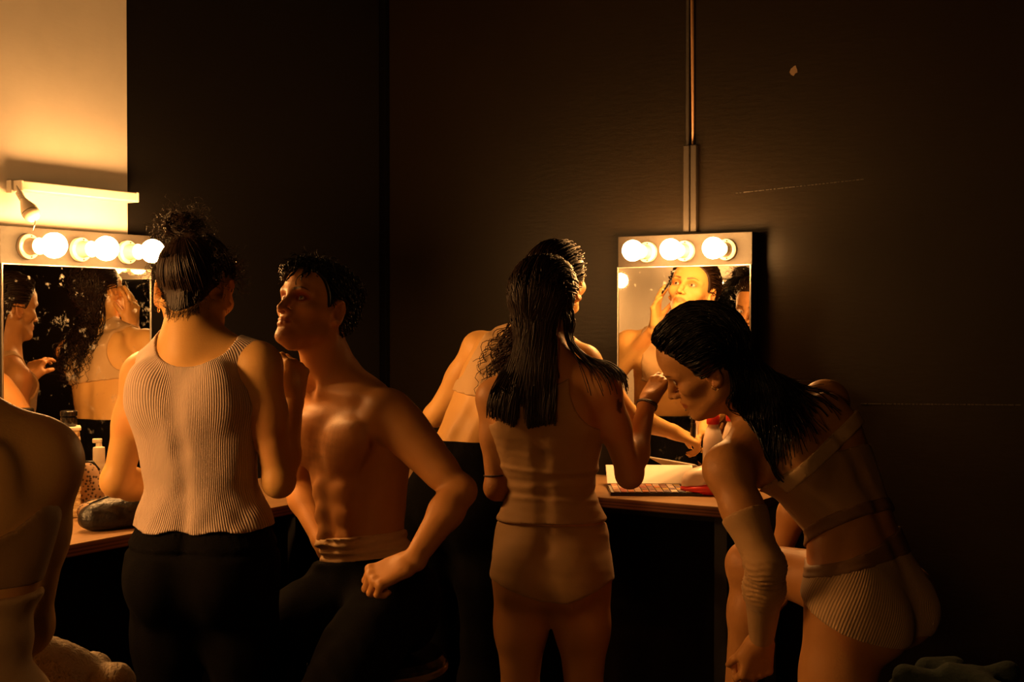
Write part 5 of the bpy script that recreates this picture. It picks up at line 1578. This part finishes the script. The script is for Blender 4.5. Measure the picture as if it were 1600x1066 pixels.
# white batten lamp and unlit spot above the left mirror
lamp = empty('wall_lamp', LW(1.436, 0.0, 1.76), 'long white batten lamp on the white wall above the left mirror', 'lamp', rotz=ROT_L)
MB().box((0, -0.028, 0.012), (0.400, 0.050, 0.026), None, 0.003).build('lamp_body', M['white_plastic'], lamp)
for x in (-0.197, 0.197):
    MB().box((x, -0.028, 0.012), (0.008, 0.053, 0.029), None, 0.002).build('end_cap', M['white_plastic'], lamp)
MB().box((-0.203, -0.012, 0.010), (0.012, 0.022, 0.034), None, 0.002).build('bracket', M['white_plastic'], lamp)
def axis_rot(v):
    return Vector((0, 0, 1)).rotation_difference(Vector([float(q) for q in v])).to_matrix()
a, b = at(29, 300, 3.38), at(58, 350, 3.36)
spot = empty('spot_lamp', (float(a[0]), float(a[1]), float(a[2])), 'small unlit beige spot lamp hanging at the left end of the white batten', 'lamp')
L_ = float(np.linalg.norm(b - a)); rt = axis_rot(b - a)
prof = [(0.0005, 0)]
for k in range(6):
    z = 0.004 * k; prof += [(0.0085, z), (0.0095, z + 0.002), (0.0085, z + 0.0035)]
MB().lathe(prof + [(0.0085, 0.026)], (0, 0, 0), rt, 20).build('ribbed_neck', M['white_plastic'], spot, auto=30)
MB().lathe([(0.0085, 0.025), (0.012, 0.034), (0.021, 0.055), (0.0225, 0.064)], (0, 0, 0), rt, 24).build('shade', M['porcelain'], spot, auto=40)
MB().lathe([(0.0215, 0.0655), (0.0228, 0.067), (0.021, 0.080), (0.014, 0.089), (0.0005, 0.092)], (0, 0, 0), rt, 24).build('shade_rim', M['porcelain'], spot, auto=50)
mb = MB(); e1 = at(29, 286, 3.40) - a
mb.tube([e1, e1 * 0.5 + V3(-0.004, 0, 0), V3(0, 0, 0)], 0.004, 8); mb.build('stem', M['white_plastic'], spot, smooth=True)
w0 = (b - a) * 0.9
MB().tube([w0, w0 + V3(0.001, -0.008, -0.012), w0 + V3(-0.006, -0.004, -0.026)], 0.0016, 6).build('wire', M['metal'], spot, smooth=True)

# cable duct above the right mirror
duct = empty('cable_duct', RW(1.248, 0.0, 1.70), 'dark double cable duct running up the wall above the right mirror', 'duct', rotz=ROT_R)
M['duct'] = plain('duct_dark', (0.014, 0.010, 0.007), 0.45, noise=0.3, scale=30)
M['tan_cable'] = plain('tan_cable', (0.20, 0.11, 0.05), 0.5, noise=0.15)
for x in (-0.0125, 0.0125):
    MB().box((x, -0.010, 0.140), (0.0215, 0.020, 0.280), None, 0.003).build('channel', M['duct'], duct)
MB().box((-0.012, -0.006, 0.28 + 0.555), (0.012, 0.012, 1.11), None, 0.002).build('flat_conduit', M['duct'], duct)
MB().tube([(0.006, -0.008, 0.27), (0.003, -0.008, 0.7), (-0.001, -0.008, 1.39)], [0.0035, 0.006, 0.0075], 8, 0.7).build('cable', M['tan_cable'], duct, smooth=True)

# ------------------------------------------------------------------ things on the left worktop
M['cream'] = plain('cream_plastic', (0.74, 0.66, 0.52), 0.4, noise=0.05)
M['wicker'] = plain('wicker', (0.62, 0.45, 0.22), 0.7, noise=0.35, scale=60, bump=0.6, bscale=120)
M['black_gloss'] = plain('black_gloss', (0.012, 0.010, 0.009), 0.2, noise=0.2)
M['paper'] = plain('paper', (0.80, 0.74, 0.64), 0.7, noise=0.05)
M['amber'] = plain('orange_paper', (0.70, 0.38, 0.13), 0.6, noise=0.1)
M['red'] = plain('red_plastic', (0.62, 0.03, 0.02), 0.3, noise=0.1)
M['pink_white'] = plain('milky_plastic', (0.78, 0.62, 0.50), 0.3, noise=0.08)
M['towel'] = plain('beige_towel', (0.46, 0.36, 0.24), 0.95, noise=0.2, scale=30, bump=0.9, bscale=220, sheen=0.3)
M['green'] = plain('dark_green_cloth', (0.0015, 0.009, 0.0045), 0.9, noise=0.3, bump=0.3)
def spotted(name):
    m, nt, b = new_mat(name)
    tc = N(nt, 'ShaderNodeTexCoord'); v = N(nt, 'ShaderNodeTexVoronoi'); v.inputs['Scale'].default_value = 110
    nt.links.new(tc.outputs['Object'], v.inputs['Vector'])
    r = N(nt, 'ShaderNodeValToRGB'); r.color_ramp.elements[0].color = (0.05, 0.03, 0.02, 1); r.color_ramp.elements[1].color = (0.42, 0.28, 0.17, 1)
    r.color_ramp.elements[0].position = 0.25; r.color_ramp.elements[1].position = 0.45
    nt.links.new(v.outputs['Distance'], r.inputs[0]); nt.links.new(r.outputs[0], b.inputs['Base Color'])
    b.inputs['Roughness'].default_value = 0.7
    return m
M['spotted'] = spotted('spotted_fabric')
M['pouch_leather'] = plain('pouch_leather', (0.004, 0.003, 0.0025), 0.40, noise=0.3, bump=0.5, bscale=60)
def lumps(fn, h, name, mat, parent, smooth=True):
    f = Figure(); fn(f); V, F = figure_mesh(f, h); me = mesh_fast(name, V, F); return link(name, me, mat, parent, False)

def bottle(pos, r, h, label, mat, capmat, cap='pump', name='bottle'):
    t = empty(name, pos, label, 'bottle')
    if cap == 'pump':
        MB().lathe([(r * 0.9, 0), (r, 0.004), (r, h * 0.62), (r * 0.99, h * 0.63)], (0, 0, 0), None, 28).build('bottle_body', mat, t, auto=40)
        MB().lathe([(r * 0.93, h * 0.63), (r * 0.93, h * 0.84), (r * 0.88, h * 0.87), (r * 0.5, h * 0.88), (r * 0.45, h * 0.93)], (0, 0, 0), None, 28).build('cap', capmat, t, auto=40)
        MB().box((-r * 0.25, 0, h * 0.96), (r * 1.4, r * 0.75, h * 0.06), None, r * 0.12).build('pump_head', capmat, t)
    else:
        MB().lathe([(r * 0.9, 0), (r, 0.005), (r, h * 0.55), (r * 0.95, h * 0.66), (r * 0.72, h * 0.78), (r * 0.52, h * 0.84), (r * 0.50, h * 0.88)], (0, 0, 0), None, 30).build('bottle_body', mat, t, auto=50)
        MB().lathe([(r * 0.62, h * 0.865), (r * 0.64, h * 0.88), (r * 0.64, h * 0.97), (r * 0.52, h * 0.995), (r * 0.25, h)], (0, 0, 0), None, 30).build('cap', capmat, t, auto=40)
    return t
bottle(tabletop(155, 790, 3.53), 0.0175, 0.198, 'slim white pump bottle on the left worktop beside the bent elbow', M['cream'], M['cream'])
bottle(tabletop(60, 790, 3.24), 0.020, 0.17, 'cream bottle standing hidden behind the foreground shoulder on the left worktop', M['cream'], M['paper'], 'screw')
p = LW(1.93, 0.20, T_Z); bottle(p, 0.022, 0.21, 'tall cream bottle on the left worktop, visible low in the right mirror', M['cream'], M['paper'], 'screw')
p = LW(2.06, 0.26, T_Z); bottle(p, 0.024, 0.17, 'short amber bottle on the left worktop, visible low in the right mirror', M['amber'], M['black_gloss'], 'screw')
wb = empty('wicker_box', tabletop(106, 800, 3.40), 'yellow wicker box on the left worktop behind the foreground shoulder', 'box', rotz=0.35)
H_W = 0.232
MB().box((0, 0, H_W / 2), (0.062, 0.062, H_W), None, 0.006).build('box_body', M['wicker'], wb)
for k in range(11):
    MB().box((0, 0, 0.018 + k * 0.019), (0.0655, 0.0655, 0.011), None, 0.003).build('woven_row', M['wicker'], wb)
MB().box((0, 0, H_W + 0.004), (0.069, 0.069, 0.010), None, 0.003).build('lid', M['cream'], wb)
jar = empty('jar', Vector(wb.location) + Vector((0.004, 0, H_W + 0.009)), 'squat black jar on top of the wicker box', 'jar')
MB().lathe([(0.018, 0), (0.021, 0.004), (0.021, 0.024), (0.017, 0.027)], (0, 0, 0), None, 24).build('jar_body', M['black_gloss'], jar, auto=40)
MB().lathe([(0.0165, 0.026), (0.022, 0.028), (0.022, 0.040), (0.019, 0.042), (0.001, 0.042)], (0, 0, 0), None, 24).build('lid', M['black_gloss'], jar, auto=40)
def pouch(pos, sx, sy, sz, name, label, mat, seed, rotz=0.0, zipm=None):
    t = empty(name, pos, label, 'pouch', rotz=rotz)
    def fn(f):
        f.ell((0, 0, sz * 0.52), (sx, sy, sz * 0.52), None, 0.01)
        f.ell((sx * 0.3, 0, sz * 0.35), (sx * 0.72, sy * 1.05, sz * 0.36), None, 0.02)
        f.ell((-sx * 0.4, 0, sz * 0.32), (sx * 0.6, sy * 0.95, sz * 0.33), None, 0.02)
        f.cone((-sx * 0.2, -sy * 1.1, sz * 0.8), (sx * 0.1, -sy * 1.1, sz * 0.3), 0.004, 0.006, 0.02, 's')
        f.cone((sx * 0.45, -sy * 1.1, sz * 0.7), (sx * 0.3, -sy * 1.1, sz * 0.25), 0.004, 0.006, 0.02, 's')
    f_ = Figure(); fn(f_); Vp, Fp = figure_mesh(f_, max(0.0035, sz / 20))
    Vp = Vp + (sz * 0.06) * noise1(Vp, 0.9 / sz, seed)[:, None] * V3(0.6, 1, 0.7) * sm(Vp[:, 2], 0.002, sz * 0.3)[:, None]
    link('pouch_body', mesh_fast('pouch_body', Vp, Fp), mat, t)
    MB().tube([(-sx * 0.75, 0, sz * 0.86), (-sx * 0.3, 0, sz * 1.03), (sx * 0.3, 0, sz * 1.03), (sx * 0.75, 0, sz * 0.86)], sz * 0.035, 8).build('zip', zipm or M['dark_metal'], t, smooth=True)
    return t
pouch(tabletop(138, 800, 3.46), 0.040, 0.024, 0.135, 'wash_bag', 'spotted wash bag on the left worktop beside the white pump bottle', M['spotted'], 1)
pouch(tabletop(182, 826, 3.215), 0.095, 0.045, 0.078, 'leather_pouch', 'glossy black leather pouch lying at the front edge of the left worktop', M['pouch_leather'], 2, rotz=0.75)
pouch(tabletop(150, 810, 3.36), 0.045, 0.030, 0.050, 'cosmetics_pouch', 'small flat patterned pouch between the wash bag and the black pouch', M['spotted'], 3, rotz=0.6)
tr = empty('tray', tabletop(222, 800, 3.44), 'flat dark tray on the left worktop beneath the orange paper', 'tray', rotz=0.9)
MB().box((0, 0, 0.006), (0.16, 0.10, 0.008), None, 0.003).build('tray_base', M['black_gloss'], tr)
for y in (-0.049, 0.049): MB().box((0, y, 0.010), (0.16, 0.004, 0.014), None, 0.001).build('rim', M['black_gloss'], tr)
for x in (-0.079, 0.079): MB().box((x, 0, 0.010), (0.004, 0.10, 0.014), None, 0.001).build('rim', M['black_gloss'], tr)
V = []; F = []
for i in range(9):
    for j in range(7):
        x = (i - 4) * 0.014; y = (j - 3) * 0.012
        V.append((x, y, 0.004 + 0.010 * math.sin(i * 0.9 + j) ** 2 + 0.006 * math.cos(j * 1.3)))
for i in range(8):
    for j in range(6): F.append((i * 7 + j, (i + 1) * 7 + j, (i + 1) * 7 + j + 1, i * 7 + j + 1))
o = link('paper_wrapper', mesh_np('paper_wrapper', V, F), M['amber']); o.location = Vector(tr.location) + Vector((0.01, 0.0, 0.012)); o.rotation_euler = (0, 0, 0.5)
so = o.modifiers.new('thick', 'SOLIDIFY'); so.thickness = 0.0012
tag(o, 'crumpled orange paper wrapper lying in the dark tray', 'wrapper')

# ------------------------------------------------------------------ things on the right worktop
pal = empty('eyeshadow_palette', tabletop(1022, 765, 3.885), 'open eyeshadow palette with rows of coloured pans and white lid', 'palette', rotz=-0.02)
PW, PD = 0.275, 0.185
MB().box((0, 0, 0.0055), (PW, PD, 0.011), None, 0.002).build('tray', M['black_gloss'], pal)
LD = 0.105
lid = MB().box((0, 0, 0), (PW, LD, 0.005), None, 0.001)
lo_ = lid.build('lid', M['paper'], pal)
ta = math.radians(27)
lo_.location = (0, PD / 2 + math.cos(ta) * LD / 2, 0.012 + math.sin(ta) * LD / 2); lo_.rotation_euler = (ta, 0, 0)
prnd = random.Random(3)
tones = [(0.62, 0.36, 0.22), (0.55, 0.25, 0.14), (0.70, 0.48, 0.33), (0.45, 0.10, 0.06), (0.62, 0.22, 0.08), (0.30, 0.14, 0.09), (0.72, 0.55, 0.42), (0.38, 0.20, 0.16), (0.50, 0.33, 0.10), (0.20, 0.14, 0.16), (0.25, 0.20, 0.24), (0.10, 0.08, 0.10)]
pm = [plain('eyeshadow_%d' % i, c, 0.6, noise=0.1) for i, c in enumerate(tones)]
meshes = []
for i in range(len(tones)):
    mb = MB().box((0, 0, 0), (0.0188, 0.0385, 0.003), None, 0.001); oo = mb.build('pan', pm[i], pal); meshes.append(oo.data); bpy.data.objects.remove(oo)
for r in range(4):
    for c in range(12):
        k = min(11, max(0, c + prnd.randint(-2, 2)))
        o = bpy.data.objects.new('pan', meshes[k]); COL.objects.link(o); o.parent = pal
        o.location = (-PW / 2 + 0.020 + c * 0.0214, -PD / 2 + 0.026 + r * 0.0445, 0.0118)
bottle(tabletop(1114, 760, 3.96), 0.032, 0.232, 'milky bottle with a red cap on the right worktop', M['pink_white'], M['red'], 'screw')
bag = empty('plastic_bag', tabletop(1096, 745, 3.83), 'crumpled milky plastic bag with red bottom beside the palette', 'bag', rotz=-0.3)
def fn(f):
    f.ell((0.005, 0, 0.042), (0.055, 0.040, 0.042), None, 0.01); f.ell((0.03, 0.01, 0.055), (0.035, 0.03, 0.040), None, 0.02); f.ell((-0.030, 0, 0.034), (0.030, 0.03, 0.033), None, 0.02)
    f.cone((-0.05, -0.05, 0.06), (0.05, -0.04, 0.03), 0.006, 0.005, 0.02, 's'); f.cone((0.0, -0.05, 0.07), (-0.03, -0.045, 0.02), 0.004, 0.004, 0.02, 's')
lumps(fn, 0.0045, 'bag_body', M['pink_white'], bag)
lumps(lambda f: (f.ell((0, -0.002, 0.018), (0.065, 0.045, 0.018), None, 0.01), f.ell((0.03, 0, 0.02), (0.04, 0.036, 0.019), None, 0.02)), 0.0045, 'red_bottom', M['red'], bag)
lip = empty('lipstick', at(1083, 668, 3.985), 'black lipstick tube held in the hand in front of the right mirror', 'lipstick')
MB().lathe([(0.0085, -0.03), (0.009, -0.028), (0.009, 0.012), (0.0075, 0.014)], (0, 0, 0), None, 18).build('tube', M['black_gloss'], lip, auto=40)
MB().lathe([(0.0075, 0.013), (0.0075, 0.026), (0.0065, 0.030), (0.001, 0.031)], (0, 0, 0), None, 18).build('collar', M['dark_metal'], lip, auto=40)

# ------------------------------------------------------------------ seats
def stool(pos, h, r, label, ring=True):
    t = empty('stool', pos, label, 'stool')
    MB().lathe([(r * 0.9, h - 0.045), (r, h - 0.035), (r, h - 0.012), (r * 0.94, h), (0.001, h + 0.002)], (0, 0, 0), None, 36).build('seat', M['black_gloss'], t, auto=40)
    MB().lathe([(r * 1.0, h - 0.040), (r * 1.02, h - 0.036), (r * 1.02, h - 0.026), (r * 1.0, h - 0.022)], (0, 0, 0), None, 36, False).build('seat_rim', M['metal'], t, auto=40)
    for k in range(4):
        a_ = math.pi / 4 + k * math.pi / 2
        MB().tube([(0.7 * r * math.cos(a_), 0.7 * r * math.sin(a_), h - 0.04), (1.15 * r * math.cos(a_), 1.15 * r * math.sin(a_), 0.0)], 0.013, 10).build('leg', M['dark_metal'], t, smooth=True)
    if ring:
        z = h * 0.36; rr = r * (0.7 + 0.45 * (1 - z / h))
        MB().tube([(rr * math.cos(q), rr * math.sin(q), z) for q in np.linspace(0, 2 * math.pi, 33)], 0.009, 8).build('foot_ring', M['metal'], t, smooth=True)
    return t
pp = at(590, 935, 3.22); stool((float(pp[0]), float(pp[1]), 0), 0.575, 0.175, 'tall black stool beneath the shirtless man')
stool((0.50, 3.15, 0), 0.395, 0.15, 'low black stool under the raised foot of the bending woman', False)
ch = empty('chair', (-0.865, 2.10, 0), 'dark chair behind the foreground woman with a towel over its back', 'chair', rotz=0.55)
MB().box((0, 0.20, 0.45), (0.40, 0.40, 0.03), None, 0.008).build('seat', M['black'], ch)
for x in (-0.185, 0.185):
    MB().box((x, 0.0, 0.405), (0.032, 0.032, 0.81), None, 0.004).build('back_post', M['black'], ch)
    MB().box((x, 0.38, 0.22), (0.032, 0.032, 0.44), None, 0.004).build('leg', M['black'], ch)
for z in (0.56, 0.68, 0.79): MB().box((0, 0, z), (0.36, 0.018, 0.055), None, 0.006).build('back_slat', M['black'], ch)
tw = Figure(); rs = np.random.RandomState(8)
CX, CY = -0.865, 2.10
Rz = np.array([[math.cos(0.55), -math.sin(0.55), 0], [math.sin(0.55), math.cos(0.55), 0], [0, 0, 1]])
def tl(x, y, z): return V3(CX, CY, 0) + Rz @ V3(x, y, z)
tw.loft([tl(-0.20, 0, 0.80), tl(-0.10, 0, 0.845), tl(0.04, 0, 0.84), tl(0.15, 0, 0.79), tl(0.21, 0, 0.70)], [0.045, 0.06, 0.062, 0.055, 0.035], [0.05, 0.06, 0.06, 0.055, 0.035], [0.05, 0.06, 0.06, 0.055, 0.035], [Rz @ V3(0, 1, 0)] * 5, 0.02)
for k in range(5):
    x = -0.16 + 0.085 * k
    tw.cone(tl(x, -0.058, 0.60), tl(x + 0.015, -0.045, 0.80), 0.030, 0.036, 0.02); tw.cone(tl(x, 0.055, 0.62), tl(x, 0.045, 0.80), 0.030, 0.036, 0.02)
for (x0, z0_, x1, z1_, r_) in ((-0.17, 0.83, -0.02, 0.900, 0.024), (-0.10, 0.80, 0.07, 0.875, 0.024), (0.0, 0.77, 0.15, 0.825, 0.022), (-0.16, 0.76, -0.06, 0.815, 0.020)):
    tw.cone(tl(x0, -0.075, z0_ - 0.02), tl((x0 + x1) / 2, -0.045, (z0_ + z1_) / 2 + 0.012), r_ * 0.8, r_, 0.012); tw.cone(tl((x0 + x1) / 2, -0.045, (z0_ + z1_) / 2 + 0.012), tl(x1, 0.02, z1_ - 0.01), r_, r_, 0.012)
for (x0, z0_, x1, z1_) in ((-0.14, 0.80, 0.01, 0.875), (-0.05, 0.76, 0.11, 0.835)):
    tw.cone(tl(x0, -0.105, z0_), tl(x1, -0.075, z1_), 0.006, 0.006, 0.012, 's')
V, F = figure_mesh(tw, 0.0050)
V = V + 0.0016 * noise1(V, 55, 4)[:, None] * V3(0.5, 0.5, 1)
o = link('towel', mesh_fast('towel', V, F), M['towel']); tag(o, 'fluffy beige towel heaped over the chair back at the lower left', 'towel')
# low box with dark green cloth at the lower right
bx_ = at(1490, 1040, 3.15)
cr = empty('crate', (float(bx_[0]), float(bx_[1]), 0), 'black crate at the lower right below the dark green cloth', 'crate', rotz=-0.4)
MB().box((0, 0, 0.225), (0.40, 0.30, 0.45), None, 0.006).build('crate_body', M['black'], cr)
for z in (0.06, 0.225, 0.39): MB().box((0, -0.153, z), (0.40, 0.012, 0.10), None, 0.003).build('slat', M['black'], cr)
gc = Figure(); rs = np.random.RandomState(12)
for k in range(9):
    p0 = V3(bx_[0] - 0.13 + 0.26 * rs.rand(), bx_[1] - 0.08 + 0.16 * rs.rand(), 0.485 + 0.06 * rs.rand()); p1 = p0 + V3(0.10 * rs.randn(), 0.06 * rs.randn(), 0.02 * rs.randn())
    p1[2] = max(p1[2], 0.483); gc.cone(p0, p1, 0.030, 0.030, 0.02)
V, F = figure_mesh(gc, 0.007)
o = link('cloth', mesh_fast('cloth', V, F), M['green']); tag(o, 'dark green crumpled cloth on the black crate at the lower right', 'cloth')
